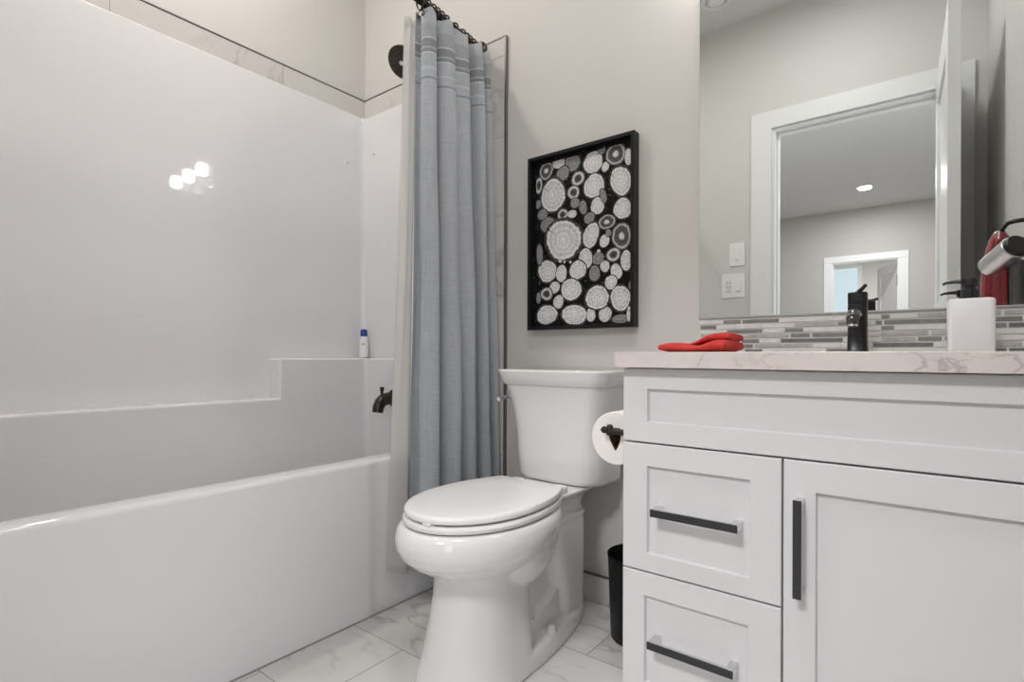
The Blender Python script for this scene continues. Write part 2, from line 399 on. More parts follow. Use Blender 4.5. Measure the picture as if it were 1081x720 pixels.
tiles('baseboard_back', [(XE + 0.006, -0.93, 0, 0.088), (-0.93, -0.33, 0, 0.088), (-0.33, XR, 0, 0.088)], 'y', YB, 0.010, 'marble tile baseboard', m_basetile)
struct('trim_9', (XE + 0.006, XR, YB - 0.011, YB, 0.088, 0.092), m_darktrim, 'dark metal edge on the tile baseboard')
struct('trim_10', (XA - 0.001, XA + 0.0025, 0.02, 1.50, 0, 0.004), m_grout, 'thin grey caulk line where the bath meets the floor')
# ------------------------------------------------------------------ bath and shower unit
tub = thing('bathtub', 'white one piece bathtub and shower surround along the left wall', 'bathtub', (-1.70, 0.78, 0))
YT0 = 0.02; YT1 = YB - 0.002
bm = B()          # basin: apron, rim, inside wall and bottom as one swept profile
def arc(cx, cz, r, a0, a1, n=6): return [(cx + r * math.cos(math.radians(a0 + (a1 - a0) * i / n)), cz + r * math.sin(math.radians(a0 + (a1 - a0) * i / n))) for i in range(n + 1)]
def basin_profile(xo):
    p = [(xo, 0.0), (xo, 0.2)] + arc(xo - 0.014, 0.478 - 0.014, 0.014, 0, 90) + arc(-1.404, 0.478 - 0.012, 0.012, 90, 170)
    p += [(-1.432, 0.30)] + arc(-1.432 - 0.075, 0.125, 0.065, 10, -80, 8)
    p += [(-1.70, 0.058)] + arc(-1.905, 0.125, 0.065, -95, -175, 8) + [(-1.975, 0.30), (-1.976, 0.50), (-1.99, 0.50), (-1.99, 0.0)]
    return p
def smoothstep(t): t = max(0, min(1, t)); return t * t * (3 - 2 * t)
rings = []
for i in range(40):
    y = YT0 + (YT1 - YT0) * i / 39
    if i in (26, 27, 28): pass
    rings.append(y)
rings = sorted(set(rings + [1.005 + 0.006 * k for k in range(13)]))
loft(bm, [[(x, y, z) for x, z in basin_profile(-1.342 - 0.007 * smoothstep((y - 1.015) / 0.045))] for y in rings])
obj('basin', bm, m_acryl, tub, smooth=50)
bm = B()          # lower moulded walls with the ledges
def rbox(bm, x0, x1, y0, y1, z0, z1, b): addbox(bm, x0, x1, y0, y1, z0, z1, b, 4)
rbox(bm, -2.070, -1.977, YT0, 1.10, 0.02, 0.635, 0.010)
rbox(bm, -2.070, -1.977, 1.080, YT1, 0.02, 0.789, 0.010)
rbox(bm, -2.070, -1.356, 1.484, YT1, 0.02, 0.789, 0.010)
rbox(bm, -1.47, -1.356, 1.484, YT1, 0.02, 0.60, 0.010)
# soft cove in the inside corner below the shelf
cv = [(-1.977, 1.484)] + [(-1.977 + 0.022 - 0.022 * math.sin(a), 1.484 - 0.022 + 0.022 * math.cos(a)) for a in [PI / 2 * k / 6 for k in range(6, -1, -1)]]
prism(bm, cv, 2, 0.10, 0.785)
obj('moulded_ledge', bm, m_acryl, tub, smooth=50)
bm = B()          # tall wall panels
addbox(bm, -2.074, -2.058, YT0, YT1, 0.60, ZS, 0.004, 3)
addbox(bm, -2.070, -1.345, 1.529, YT1, 0.60, ZS, 0.004, 3)
addbox(bm, -2.070, -1.345, YT0, YT0 + 0.014, 0.40, ZS, 0.004, 3)
cv = [(-2.060, 1.531)] + [(-2.058 + 0.03 - 0.03 * math.sin(a), 1.529 - 0.03 + 0.03 * math.cos(a)) for a in [PI / 2 * k / 8 for k in range(8, -1, -1)]]
prism(bm, cv, 2, 0.78, ZS - 0.003)
addbox(bm, -1.362, -1.342, 1.520, YT1, 0.47, ZS, 0.006, 3)
obj('surround_panel', bm, m_acryl, tub, smooth=50)
for (x, y, z, d) in ((-2.057, 1.435, 1.665, 0), (-1.985, 1.529, 1.715, 1)):
    bm = B()
    if d == 0: cyl(bm, (x - 0.002, y, z), (x + 0.004, y, z), 0.006, n=16, bev=0.0015)
    else: cyl(bm, (x, y + 0.002, z), (x, y - 0.004, z), 0.006, n=16, bev=0.0015)
    h = obj('screw_cap', bm, m_nickel, tub); h['label'] = 'small metal screw cap'
bm = B(); cyl(bm, (-1.70, 1.30, 0.056), (-1.70, 1.30, 0.063), 0.034, n=32, bev=0.002)
h = obj('drain', bm, m_bronze, tub); h['label'] = 'dark drain cover'

# tub spout
sp = thing('tub_spout', 'dark metal tub spout on the bath end wall with a diverter knob', 'faucet', (-1.790, 1.484, 0.60))
xs, ys, zs = -1.790, 1.484, 0.620
bm = B(); tube(bm, [(xs, ys + 0.004, zs), (xs, ys - 0.032, zs), (xs, ys - 0.052, zs - 0.003), (xs, ys - 0.069, zs - 0.014), (xs, ys - 0.080, zs - 0.032), (xs, ys - 0.084, zs - 0.055)], [0.026, 0.026, 0.026, 0.025, 0.0235, 0.022], 24)
obj('spout_body', bm, m_bronze, sp)
bm = B(); cyl(bm, (xs, ys - 0.062, zs + 0.008), (xs, ys - 0.062, zs + 0.036), 0.006, n=14); cyl(bm, (xs, ys - 0.062, zs + 0.033), (xs, ys - 0.062, zs + 0.05), 0.0085, n=18, bev=0.002)
obj('diverter_knob', bm, m_bronze, sp)
bm = B(); cyl(bm, (xs, ys, zs), (xs, ys - 0.006, zs), 0.036, n=32, bev=0.002); obj('escutcheon', bm, m_bronze, sp)

# shower head
hd = thing('overhead_shower', 'round bronze shower head high on the bath end wall', 'shower head', (-1.63, YB - 0.001, 1.99))
hc = Vector((-1.612, 1.375, 1.940)); hn = Vector((0.10, -0.72, -0.69)).normalized()
bm = B(); tube(bm, [(-1.655, YB - 0.002, 2.03), (-1.652, 1.51, 2.035), (-1.642, 1.47, 2.03), (-1.630, 1.44, 2.005), tuple(hc - hn * 0.028)], 0.0095, 14)
obj('shower_arm', bm, m_bronze, hd)
bm = B(); cyl(bm, (-1.655, YB - 0.0005, 2.03), (-1.655, YB - 0.007, 2.03), 0.03, n=32, bev=0.002); obj('wall_flange', bm, m_bronze, hd)
bm = B(); x_, y_ = frame_of(hn)
loft(bm, [[hc + hn * t + (x_ * math.cos(2 * PI * i / 48) + y_ * math.sin(2 * PI * i / 48)) * r for i in range(48)] for t, r in ((-0.034, 0.012), (-0.026, 0.022), (-0.016, 0.047), (-0.008, 0.060), (0.004, 0.062), (0.006, 0.059), (0.0055, 0.0))][:-1])
head = obj('spray_head', bm, m_bronze, hd)
bm = B()
for rr, n in ((0.018, 6), (0.034, 12), (0.050, 18)):
    for k in range(n):
        a = 2 * PI * k / n; p = hc + (x_ * math.cos(a) + y_ * math.sin(a)) * rr
        cyl(bm, p + hn * 0.005, p + hn * 0.0085, 0.0026, 0.0018, n=8)
obj('nozzles', bm, m_black, head)
bm = B(); cyl(bm, hc + hn * 0.004, hc + hn * 0.011, 0.011, 0.009, n=20); h = obj('centre_cap', bm, m_nickel, head); h['label'] = 'pale round centre cap'

# shampoo bottle on the corner shelf
sb = thing('shampoo_bottle', 'white shampoo bottle with blue flip cap on the corner ledge of the bath', 'bottle', (-2.018, 1.500, 0.789))
m_bot = mat('white_bottle_plastic', (0.84, 0.85, 0.86), 0.25); m_blue = mat('blue_cap_plastic', (0.02, 0.05, 0.26), 0.25); m_mark = mat('grey_label_ink', (0.35, 0.38, 0.45), 0.5)
def ell(c, a, b_, z, th=0.75, n=32):
    return [(c[0] + a * math.cos(t) * math.cos(th) - b_ * math.sin(t) * math.sin(th), c[1] + a * math.cos(t) * math.sin(th) + b_ * math.sin(t) * math.cos(th), z) for t in [2 * PI * i / n for i in range(n)]]
c = (-2.018, 1.500)
bm = B(); loft(bm, [ell(c, a, b_, 0.789 + z) for a, b_, z in ((0.016, 0.010, 0), (0.020, 0.013, 0.003), (0.0205, 0.0135, 0.03), (0.019, 0.012, 0.075), (0.017, 0.011, 0.092), (0.013, 0.010, 0.100))])
obj('bottle_body', bm, m_bot, sb)
bm = B()
loft(bm, [ell(c, a, b_, 0.789 + z) for a, b_, z in ((0.0145, 0.0105, 0.098), (0.0155, 0.0110, 0.101), (0.0150, 0.0108, 0.118), (0.0135, 0.0095, 0.127), (0.009, 0.006, 0.130))])
obj('cap', bm, m_blue, sb)
th = 0.75
for z0, z1, s0, s1 in ((0.058, 0.066, -0.008, 0.006), (0.030, 0.036, -0.009, 0.009), (0.022, 0.027, -0.009, 0.003)):
    q = []; bm = B()
    for s, z in ((s0, z0), (s1, z0), (s1, z1), (s0, z1)):
        a = 0.0198; t = math.acos(max(-1, min(1, s / a))); bb = 0.0133
        q.append((c[0] + s * math.cos(th) + (bb * math.sin(t)) * math.sin(th), c[1] + s * math.sin(th) - (bb * math.sin(t)) * math.cos(th), 0.789 + z))
    bm.faces.new([bm.verts.new(p) for p in q])
    h = obj('label_print', bm, m_mark, sb, smooth=0); h['label'] = 'small grey print'

# ------------------------------------------------------------------ shower curtain, liner, rod, rings
def rodx(y): return -1.352 + 0.055 * (1 - ((y - 0.7825) / 0.7625) ** 2)
ZR = 1.962
rod = thing('curtain_rod', 'dark bronze curved curtain rod above the bath', 'curtain rod', (-1.352, 1.545, ZR))
bm = B(); tube(bm, [(rodx(y), y, ZR) for y in [0.024 + (1.540 - 0.024) * i / 40 for i in range(41)]], 0.0125, 16); obj('rod_tube', bm, m_bronze, rod)
for y0, y1 in ((YB - T - 0.0006, 1.505), (0.0185, 0.055)):
    bm = B(); s = 1 if y1 > y0 else -1
    lathe_pts = [(0.034, 0.0), (0.034, 0.006), (0.028, 0.012), (0.018, 0.018), (0.0165, abs(y1 - y0))]
    loft(bm, [[(rodx(y0) + r * math.cos(2 * PI * i / 32), y0 + s * t, ZR + r * math.sin(2 * PI * i / 32)) for i in range(32)] for r, t in lathe_pts])
    obj('end_flange', bm, m_bronze, rod)
def ring_bm(y):
    bm = B(); x = rodx(y)
    tube(bm, [(x + 0.0195 * math.cos(a), y + 0.004 * math.sin(2 * a), ZR - 0.005 + 0.0225 * math.sin(a)) for a in [2 * PI * k / 28 for k in range(28)]], 0.0030, 8, closed=True)
    return bm
RY = [1.196, 1.222, 1.247, 1.268, 1.290, 1.316, 1.365, 1.408, 1.434, 1.452, 1.474, 1.497]
RLAB = ['first curtain ring at the open front edge above the clear liner', 'second dark ring from the front edge of the curtain', 'third dark ring from the front edge of the curtain',
        'fourth dark ring from the front edge of the curtain', 'fifth dark ring from the front edge of the curtain', 'sixth dark ring, last of the front cluster on the rod',
        'seventh dark ring, alone on the bare stretch of rod', 'eighth dark ring, first of the cluster near the tiled wall', 'ninth dark ring, fourth from the tiled wall end',
        'tenth dark ring, third from the tiled wall end', 'eleventh dark ring, second from the tiled wall end', 'twelfth dark ring, nearest the tiled wall']
first = None
for y, lab in zip(RY, RLAB):
    if first is None:
        root = thing('curtain_ring', lab, 'curtain ring', (rodx(y), y, ZR - 0.028), 'curtain rings on the bronze rod')
        obj('ring_loop', ring_bm(y), m_bronze, root)
        bm = B()
        for s in (-1, 1):
            x = rodx(y) + s * 0.012
            tube(bm, [(x * 1 - s * 0.003, y, ZR - 0.027), (x, y, ZR - 0.034), (x + s * 0.006, y, ZR - 0.046), (x + s * 0.002, y, ZR - 0.053), (x - s * 0.003, y, ZR - 0.048)], 0.0017, 8)
            cyl(bm, (x - 0.004 * s, y - 0.003, ZR - 0.047), (x - 0.004 * s, y + 0.003, ZR - 0.047), 0.004, n=12)
        obj('hook', bm, m_bronze, root); first = root
    else:
        r_ = copy_tree(first); r_.location = (rodx(y), y, ZR - 0.028); r_['label'] = lab

def curtain_mat():
    m, nt, b = new_mat('blue_grey_linen'); N, L = nt.nodes, nt.links
    tc = N.new('ShaderNodeTexCoord'); sep = N.new('ShaderNodeSeparateXYZ'); L.new(tc.outputs['Object'], sep.inputs[0])
    z = sep.outputs[2]       # object origin is at the floor
    base = (0.44, 0.465, 0.495)
    band = (0.25, 0.265, 0.275); pale = (0.56, 0.585, 0.605)
    f = mnode(nt, 'DIVIDE', mnode(nt, 'SUBTRACT', z, 1.68), 0.3)
    def zz(v): return (v - 1.68) / 0.3
    stops = [(0.0, base), (zz(1.700), band), (zz(1.706), base), (zz(1.735), pale), (zz(1.739), (0.42, 0.45, 0.48)), (zz(1.784), pale), (zz(1.788), band), (zz(1.800), (0.40, 0.425, 0.45)), (zz(1.806), band), (zz(1.833), pale), (zz(1.838), (0.35, 0.375, 0.395)), (zz(1.884), base)]
    c = ramp(nt, f, stops, 'CONSTANT')
    w1 = N.new('ShaderNodeTexNoise'); w1.inputs['Scale'].default_value = 60; w1.inputs['Detail'].default_value = 3
    mp = N.new('ShaderNodeMapping'); mp.inputs['Scale'].default_value = (6, 6, 0.25); L.new(tc.outputs['Object'], mp.inputs['Vector']); L.new(mp.outputs['Vector'], w1.inputs['Vector'])
    w2 = N.new('ShaderNodeTexNoise'); w2.inputs['Scale'].default_value = 60; w2.inputs['Detail'].default_value = 3
    mp2 = N.new('ShaderNodeMapping'); mp2.inputs['Scale'].default_value = (0.4, 0.4, 8); L.new(tc.outputs['Object'], mp2.inputs['Vector']); L.new(mp2.outputs['Vector'], w2.inputs['Vector'])
    wv = mnode(nt, 'ADD', w1.outputs['Fac'], w2.outputs['Fac'])
    mul = mnode(nt, 'ADD', mnode(nt, 'MULTIPLY', wv, 0.45), 0.55)
    comb = N.new('ShaderNodeCombineColor')
    for i in range(3): L.new(mul, comb.inputs[i])
    L.new(mixc(nt, 1.0, c, comb.outputs[0], 'MULTIPLY'), b.inputs['Base Color'])
    b.inputs['Roughness'].default_value = 0.85; b.inputs['Sheen Weight'].default_value = 0.15
    bp = N.new('ShaderNodeBump'); bp.inputs['Strength'].default_value = 0.25; bp.inputs['Distance'].default_value = 0.001
    L.new(wv, bp.inputs['Height']); L.new(bp.outputs['Normal'], b.inputs['Normal'])
    tr = N.new('ShaderNodeBsdfTranslucent'); L.new(mixc(nt, 1.0, c, (0.9, 0.92, 0.95), 'MULTIPLY'), tr.inputs['Color'])
    mx = N.new('ShaderNodeMixShader'); mx.inputs[0].default_value = 0.10
    L.new(b.outputs[0], mx.inputs[1]); L.new(tr.outputs[0], mx.inputs[2]); L.new(mx.outputs[0], N['Material Output'].inputs[0])
    return m
def catmull(pts, n):
    out = []; P = [pts[0]] + pts + [pts[-1]]; m = len(pts) - 1
    for i in range(n + 1):
        t = i / n * m; k = min(int(t), m - 1); u = t - k
        p0, p1, p2, p3 = (Vector(P[k + j]) for j in range(4))
        out.append(0.5 * ((2 * p1) + (p2 - p0) * u + (2 * p0 - 5 * p1 + 4 * p2 - p3) * u * u + (3 * p1 - p0 - 3 * p2 + p3) * u ** 3))
    return out
def drape(name, top, bot, ztop, zbot, m, nu, nv, parent=None, sag=None, thick=0.0012, ripple=0.0, origin=None, ease=0.6):
    bm = B(); A, Bp = catmull(top, nu), catmull(bot, nu); V = []
    for j in range(nv + 1):
        t = j / nv; e = t ** ease; row = []
        for i in range(nu + 1):
            p = A[i].lerp(Bp[i], e); zt = ztop + (sag[0](i / nu) if sag else 0); zb = zbot + (sag[1](i / nu) if sag else 0)
            z = zt + (zb - zt) * t
            k = ripple * math.sin(i * 0.21 + 5.1 * t + 0.9 * math.sin(9 * t + i * 0.06)) * math.sin(PI * t)
            row.append(bm.verts.new((p.x + k, p.y + 0.4 * k, z)))
        V.append(row)
    for j in range(nv):
        for i in range(nu):
            bm.faces.new((V[j][i], V[j][i + 1], V[j + 1][i + 1], V[j + 1][i]))
    o = obj(name, bm, m, parent, smooth=0, origin=origin)
    s = o.modifiers.new('thickness', 'SOLIDIFY'); s.thickness = thick; s.offset = 0
    return o
# fold plan: (x, y) along the gathered cloth, from the open edge to the tiled wall
top = [(-1.340, 1.198), (-1.338, 1.212), (-1.326, 1.212), (-1.314, 1.200), (-1.296, 1.198), (-1.282, 1.214), (-1.282, 1.232), (-1.292, 1.240), (-1.318, 1.234), (-1.340, 1.240), (-1.332, 1.258), (-1.300, 1.268), (-1.284, 1.292), (-1.286, 1.318), (-1.304, 1.330),
       (-1.298, 1.350), (-1.286, 1.374), (-1.292, 1.396), (-1.322, 1.392), (-1.342, 1.402), (-1.328, 1.426), (-1.292, 1.440), (-1.282, 1.460), (-1.300, 1.472), (-1.328, 1.474), (-1.332, 1.490), (-1.304, 1.502), (-1.296, 1.516)]
bot = [(-1.3335, 1.174), (-1.330, 1.199), (-1.312, 1.202), (-1.302, 1.184), (-1.280, 1.176), (-1.248, 1.194), (-1.246, 1.222), (-1.282, 1.230), (-1.318, 1.220), (-1.330, 1.236), (-1.322, 1.256), (-1.272, 1.270), (-1.236, 1.298), (-1.240, 1.326), (-1.284, 1.338),
       (-1.268, 1.358), (-1.236, 1.382), (-1.246, 1.404), (-1.300, 1.398), (-1.328, 1.410), (-1.300, 1.432), (-1.240, 1.446), (-1.226, 1.466), (-1.262, 1.478), (-1.316, 1.480), (-1.316, 1.494), (-1.256, 1.504), (-1.232, 1.520)]
o = drape('shower_curtain', top, bot, 1.934, 0.10, curtain_mat(), 230, 60, sag=(lambda u: 0.006 * math.cos(u * 2 * PI * 11), lambda u: 0.0), ripple=0.004, origin=(-1.30, 1.35, 0.0))
tag(o, 'blue grey linen shower curtain gathered at the tiled wall', 'shower curtain')
def liner_mat():
    m, nt, b = new_mat('clear_vinyl_liner'); N, L = nt.nodes, nt.links
    b.inputs['Base Color'].default_value = (0.82, 0.805, 0.785, 1); b.inputs['Roughness'].default_value = 0.28
    tl = N.new('ShaderNodeBsdfTranslucent'); tl.inputs['Color'].default_value = (0.84, 0.825, 0.80, 1)
    tp = N.new('ShaderNodeBsdfTransparent')
    a = N.new('ShaderNodeMixShader'); a.inputs[0].default_value = 0.35; L.new(b.outputs[0], a.inputs[1]); L.new(tl.outputs[0], a.inputs[2])
    c = N.new('ShaderNodeMixShader'); c.inputs[0].default_value = 0.30; L.new(a.outputs[0], c.inputs[1]); L.new(tp.outputs[0], c.inputs[2])
    L.new(c.outputs[0], N['Material Output'].inputs[0]); return m
lt = [(-1.378, 1.182), (-1.374, 1.190), (-1.366, 1.198), (-1.370, 1.206), (-1.376, 1.212), (-1.372, 1.220), (-1.366, 1.226)]
lb = [(-1.334, 1.082), (-1.331, 1.092), (-1.327, 1.110), (-1.323, 1.128), (-1.322, 1.144), (-1.326, 1.156), (-1.334, 1.166)]
o = drape('curtain_liner', lt, lb, 1.934, 0.125, liner_mat(), 70, 60, sag=(lambda u: 0.0, lambda u: -0.036 * u), ripple=0.0015, thick=0.0008, origin=(-1.33, 1.14, 0.09), ease=1.0)
tag(o, 'cloudy white vinyl liner hanging inside the shower curtain over the bath rim', 'curtain liner')
# printed log ends (x, z, rx, rz, kind, turn) and mosaic strips (x0, x1, shade) on the back wall
LOGS = [(-1.042,1.441,0.027,0.029,1,0),(-0.991,1.457,0.0245,0.019,0,0),(-0.936,1.447,0.029,0.0295,3,0),(-0.859,1.431,0.036,0.0355,0,0),(-0.814,1.406,0.013,0.016,0,0),(-0.778,1.439,0.0315,0.0345,1,0),(-0.734,1.42,0.0135,0.025,0,0),(-0.974,1.418,0.026,0.0235,3,0),(-0.915,1.389,0.0235,0.024,2,0),(-0.932,1.346,0.0225,0.023,2,0),(-1.014,1.351,0.0505,0.0545,0,0),(-1.073,1.396,0.015,0.028,2,0),(-0.855,1.353,0.036,0.04,0,0),(-0.76,1.351,0.0345,0.0475,0,-10),(-0.842,1.286,0.025,0.027,0,-15),(-0.821,1.315,0.011,0.024,3,-20),(-0.753,1.263,0.0295,0.034,0,0),(-0.926,1.31,0.018,0.0165,3,0),(-0.895,1.29,0.0145,0.023,3,-15),(-0.974,1.279,0.02,0.0195,2,0),(-0.937,1.275,0.018,0.0135,0,0),(-1.033,1.253,0.033,0.025,3,0),(-0.871,1.251,0.02,0.018,3,0),(-0.808,1.229,0.028,0.023,1,0),(-0.827,1.462,0.013,0.013,3,0),(-1.056,1.292,0.022,0.018,3,0),(-1.074,1.33,0.011,0.015,3,0),(-0.869,1.48,0.0215,0.007,3,0),(-0.971,1.193,0.0705,0.066,0,0),(-0.865,1.194,0.0295,0.04,0,15),(-0.816,1.169,0.017,0.021,0,0),(-0.756,1.177,0.0305,0.0405,1,0),(-0.802,1.193,0.0105,0.0115,3,0),(-0.784,1.122,0.0245,0.0205,2,0),(-0.838,1.116,0.02,0.021,3,0),(-0.814,1.088,0.0165,0.0185,0,0),(-0.851,1.069,0.0205,0.0245,3,0),(-0.884,1.121,0.025,0.033,0,-20),(-0.914,1.086,0.0305,0.032,0,-20),(-1.035,1.093,0.039,0.0375,0,0),(-0.978,1.08,0.022,0.028,0,0),(-1.005,1.035,0.02,0.0205,0,0),(-1.038,1.015,0.024,0.0225,2,0),(-0.939,1.023,0.0405,0.035,0,0),(-0.989,0.985,0.021,0.0225,0,0),(-1.036,0.943,0.0405,0.034,0,0),(-0.927,0.938,0.0475,0.034,0,0),(-0.864,0.935,0.017,0.0215,0,0),(-0.812,0.935,0.023,0.024,0,0),(-0.841,0.99,0.041,0.0395,0,0),(-0.759,0.983,0.0345,0.04,0,0),(-0.773,1.068,0.02,0.024,0,-25),(-0.792,1.035,0.0215,0.022,0,-25),(-0.74,1.099,0.0175,0.0335,0,0),(-1.067,1.154,0.0135,0.0355,3,0),(-0.759,0.918,0.03,0.0135,3,0),(-0.729,0.932,0.008,0.0245,0,0),(-0.726,1.021,0.0045,0.013,3,0),(-1.071,1.003,0.01,0.0185,3,0),(-0.942,1.115,0.0045,0.0045,0,0),(-0.836,1.139,0.006,0.006,0,0),(-0.982,1.122,0.007,0.005,0,0),(-0.965,1.118,0.0045,0.0045,0,0)]
STRIPS = {0:[(-0.449,-0.404,3),(-0.4,-0.308,3),(-0.308,-0.159,1),(-0.087,-0.07,3),(-0.018,0.033,2),(0.107,0.124,2),(0.128,0.159,2)],1:[(-0.512,-0.468,3),(-0.465,-0.416,0),(-0.271,-0.177,2),(-0.176,-0.156,3),(-0.098,-0.085,3),(-0.082,0.039,3),(0.088,0.157,3)],2:[(-0.44,-0.348,3),(-0.346,-0.297,1),(-0.295,-0.251,3),(-0.087,-0.061,3),(-0.059,0.03,1),(0.079,0.133,3),(0.135,0.202,4)],3:[(-0.512,-0.284,2),(-0.281,-0.236,3),(-0.232,-0.151,3),(-0.087,0.002,2),(0.006,0.041,2)],4:[(-0.512,-0.442,3),(-0.402,-0.356,3),(-0.304,-0.164,4),(-0.087,-0.021,2),(-0.018,0.026,3),(0.03,0.079,3)],5:[(-0.442,-0.372,3),(-0.368,-0.229,2),(-0.225,-0.168,1),(-0.103,0.011,4),(0.014,0.114,1),(0.115,0.157,2)],6:[(-0.393,-0.348,3),(-0.348,-0.261,1),(-0.2,-0.151,3),(0.097,0.133,3),(0.136,0.183,4)]}
# ------------------------------------------------------------------ toilet
XT = -0.905
tl = thing('toilet', 'white two piece toilet with closed lid between the bath and the vanity', 'toilet', (XT, 1.16, 0))
bm = B()
# bowl and front pedestal
P = [  # z, front, back, half width, widest fraction
    (0.000, 0.848, 1.135, 0.124, 0.60), (0.006, 0.846, 1.137, 0.126, 0.60), (0.03, 0.852, 1.136, 0.122, 0.60), (0.08, 0.868, 1.136, 0.1145, 0.58), (0.15, 0.886, 1.137, 0.1060, 0.55), (0.210, 0.900, 1.138, 0.1010, 0.54), (0.252, 0.904, 1.140, 0.1000, 0.52),
    (0.269, 0.897, 1.150, 0.104, 0.50), (0.281, 0.878, 1.176, 0.116, 0.50), (0.295, 0.852, 1.212, 0.135, 0.50), (0.310, 0.828, 1.245, 0.153, 0.50), (0.328, 0.808, 1.275, 0.168, 0.50),
    (0.350, 0.797, 1.295, 0.1775, 0.50), (0.370, 0.795, 1.304, 0.180, 0.50), (0.388, 0.800, 1.302, 0.177, 0.50), (0.398, 0.807, 1.298, 0.170, 0.50), (0.401, 0.816, 1.288, 0.160, 0.50)]
loft(bm, [egg(XT, f, b_, h, z, wide=w_, back=2.0 if z > 0.26 else 5.0) for z, f, b_, h, w_ in P])
loft(bm, [egg(XT, f, b_, h, z, wide=0.5, back=2.2) for z, f, b_, h in ((0.195, 1.06, 1.15, 0.060), (0.208, 1.04, 1.19, 0.090), (0.228, 1.01, 1.22, 0.112), (0.255, 0.98, 1.25, 0.129), (0.290, 0.95, 1.27, 0.144), (0.330, 0.94, 1.28, 0.150))])
# trapway body between pedestal and rear column
loft(bm, [rrect(XT - h, XT + h, 1.02, 1.43, 0.035, z) for z, h in ((0.0, 0.06), (0.05, 0.062), (0.10, 0.056), (0.16, 0.050), (0.24, 0.055), (0.29, 0.075), (0.34, 0.095))])
# rear column, flaring into the tank platform
loft(bm, [rrect(XT - h, XT + h, y0, y1, r, z) for z, h, y0, y1, r in ((0.0, 0.072, 1.32, 1.450, 0.03), (0.04, 0.078, 1.31, 1.445, 0.03), (0.07, 0.086, 1.30, 1.435, 0.035), (0.12, 0.088, 1.29, 1.435, 0.04), (0.25, 0.089, 1.26, 1.435, 0.04), (0.305, 0.088, 1.25, 1.437, 0.04),
    (0.328, 0.083, 1.24, 1.440, 0.04), (0.348, 0.074, 1.23, 1.445, 0.04), (0.366, 0.072, 1.22, 1.450, 0.04), (0.382, 0.080, 1.21, 1.456, 0.04), (0.394, 0.094, 1.20, 1.462, 0.035), (0.402, 0.106, 1.20, 1.468, 0.03), (0.408, 0.109, 1.20, 1.470, 0.03), (0.412, 0.107, 1.205, 1.468, 0.03))])
# foot
def foot(z, d):
    L_ = [(0.93, 0.0), (0.935, 0.045), (0.95, 0.080), (0.98, 0.102), (1.03, 0.118), (1.10, 0.123), (1.18, 0.121), (1.27, 0.110), (1.35, 0.096), (1.41, 0.080), (1.445, 0.060), (1.458, 0.0)]
    c = catmull([(y, x) for y, x in L_], 36); R = [(XT + max(0, p.y - d if p.y > 0.01 else 0), p.x + (d if p.x < 1.0 and p.y < .05 else (-d if p.y < .05 else 0)), z) for p in c]
    return R + [(2 * XT - p[0], p[1], p[2]) for p in R[-2:0:-1]]
loft(bm, [foot(0.0, 0.0), foot(0.030, 0.0), foot(0.040, 0.003), foot(0.046, 0.009)])
# sloped webs between foot and column
for s in (-1, 1):
    q = [(1.09, 0.03), (1.40, 0.03), (1.40, 0.19), (1.33, 0.165), (1.26, 0.125), (1.19, 0.095), (1.09, 0.078)]
    prism(bm, q, 0, XT + s * 0.03, XT + s * 0.070)
bowl = obj('bowl', bm, m_porc, tl, smooth=0)
r = bowl.modifiers.new('union', 'REMESH'); r.mode = 'VOXEL'; r.voxel_size = 0.0038; r.use_smooth_shade = True
s = bowl.modifiers.new('soften', 'SMOOTH'); s.factor = 0.5; s.iterations = 10
for s in (-1, 1):
    bm = B(); lathe(bm, [(0.0145, 0), (0.0145, 0.004), (0.012, 0.010), (0.011, 0.015), (0.008, 0.0185), (0.0, 0.0195)], (XT + s * 0.093, 1.225, 0.0445), 24)
    obj('bolt_cap', bm, m_seat, tl)
SEATF = dict(wide=0.43, back=2.0)
def slab(levels): 
    bm = B(); loft(bm, [egg(XT, f, b_, h, z, n=72, **SEATF) for z, f, b_, h in levels]); return bm
def slab(levels):
    bm = B(); loft(bm, [egg(XT, f, 1.328, h, z, n=96, cut=b_, **SEATF) for z, f, b_, h in levels]); return bm
seat = obj('seat', slab([(0.4035, 0.826, 1.258, 0.158), (0.405, 0.820, 1.263, 0.163), (0.413, 0.817, 1.265, 0.166), (0.419, 0.820, 1.263, 0.163), (0.4205, 0.826, 1.258, 0.157)]), m_seat, tl, smooth=50)
lid = obj('seat_lid', slab([(0.4250, 0.826, 1.255, 0.157), (0.4265, 0.821, 1.259, 0.161), (0.434, 0.820, 1.260, 0.162), (0.4395, 0.824, 1.257, 0.159), (0.4415, 0.834, 1.249, 0.149), (0.4425, 0.90, 1.18, 0.09)]), m_seat, tl, smooth=50)
bm = B(); addbox(bm, XT + 0.012, XT + 0.036, 0.822, 0.845, 0.4195, 0.4265, 0.002); obj('lid_bumper', bm, m_seat, lid)
for s in (-1, 1):
    bm = B(); addbox(bm, XT + s * 0.075 - 0.022, XT + s * 0.075 + 0.022, 1.255, 1.305, 0.405, 0.432, 0.008, 3); obj('hinge_cap', bm, m_seat, tl)
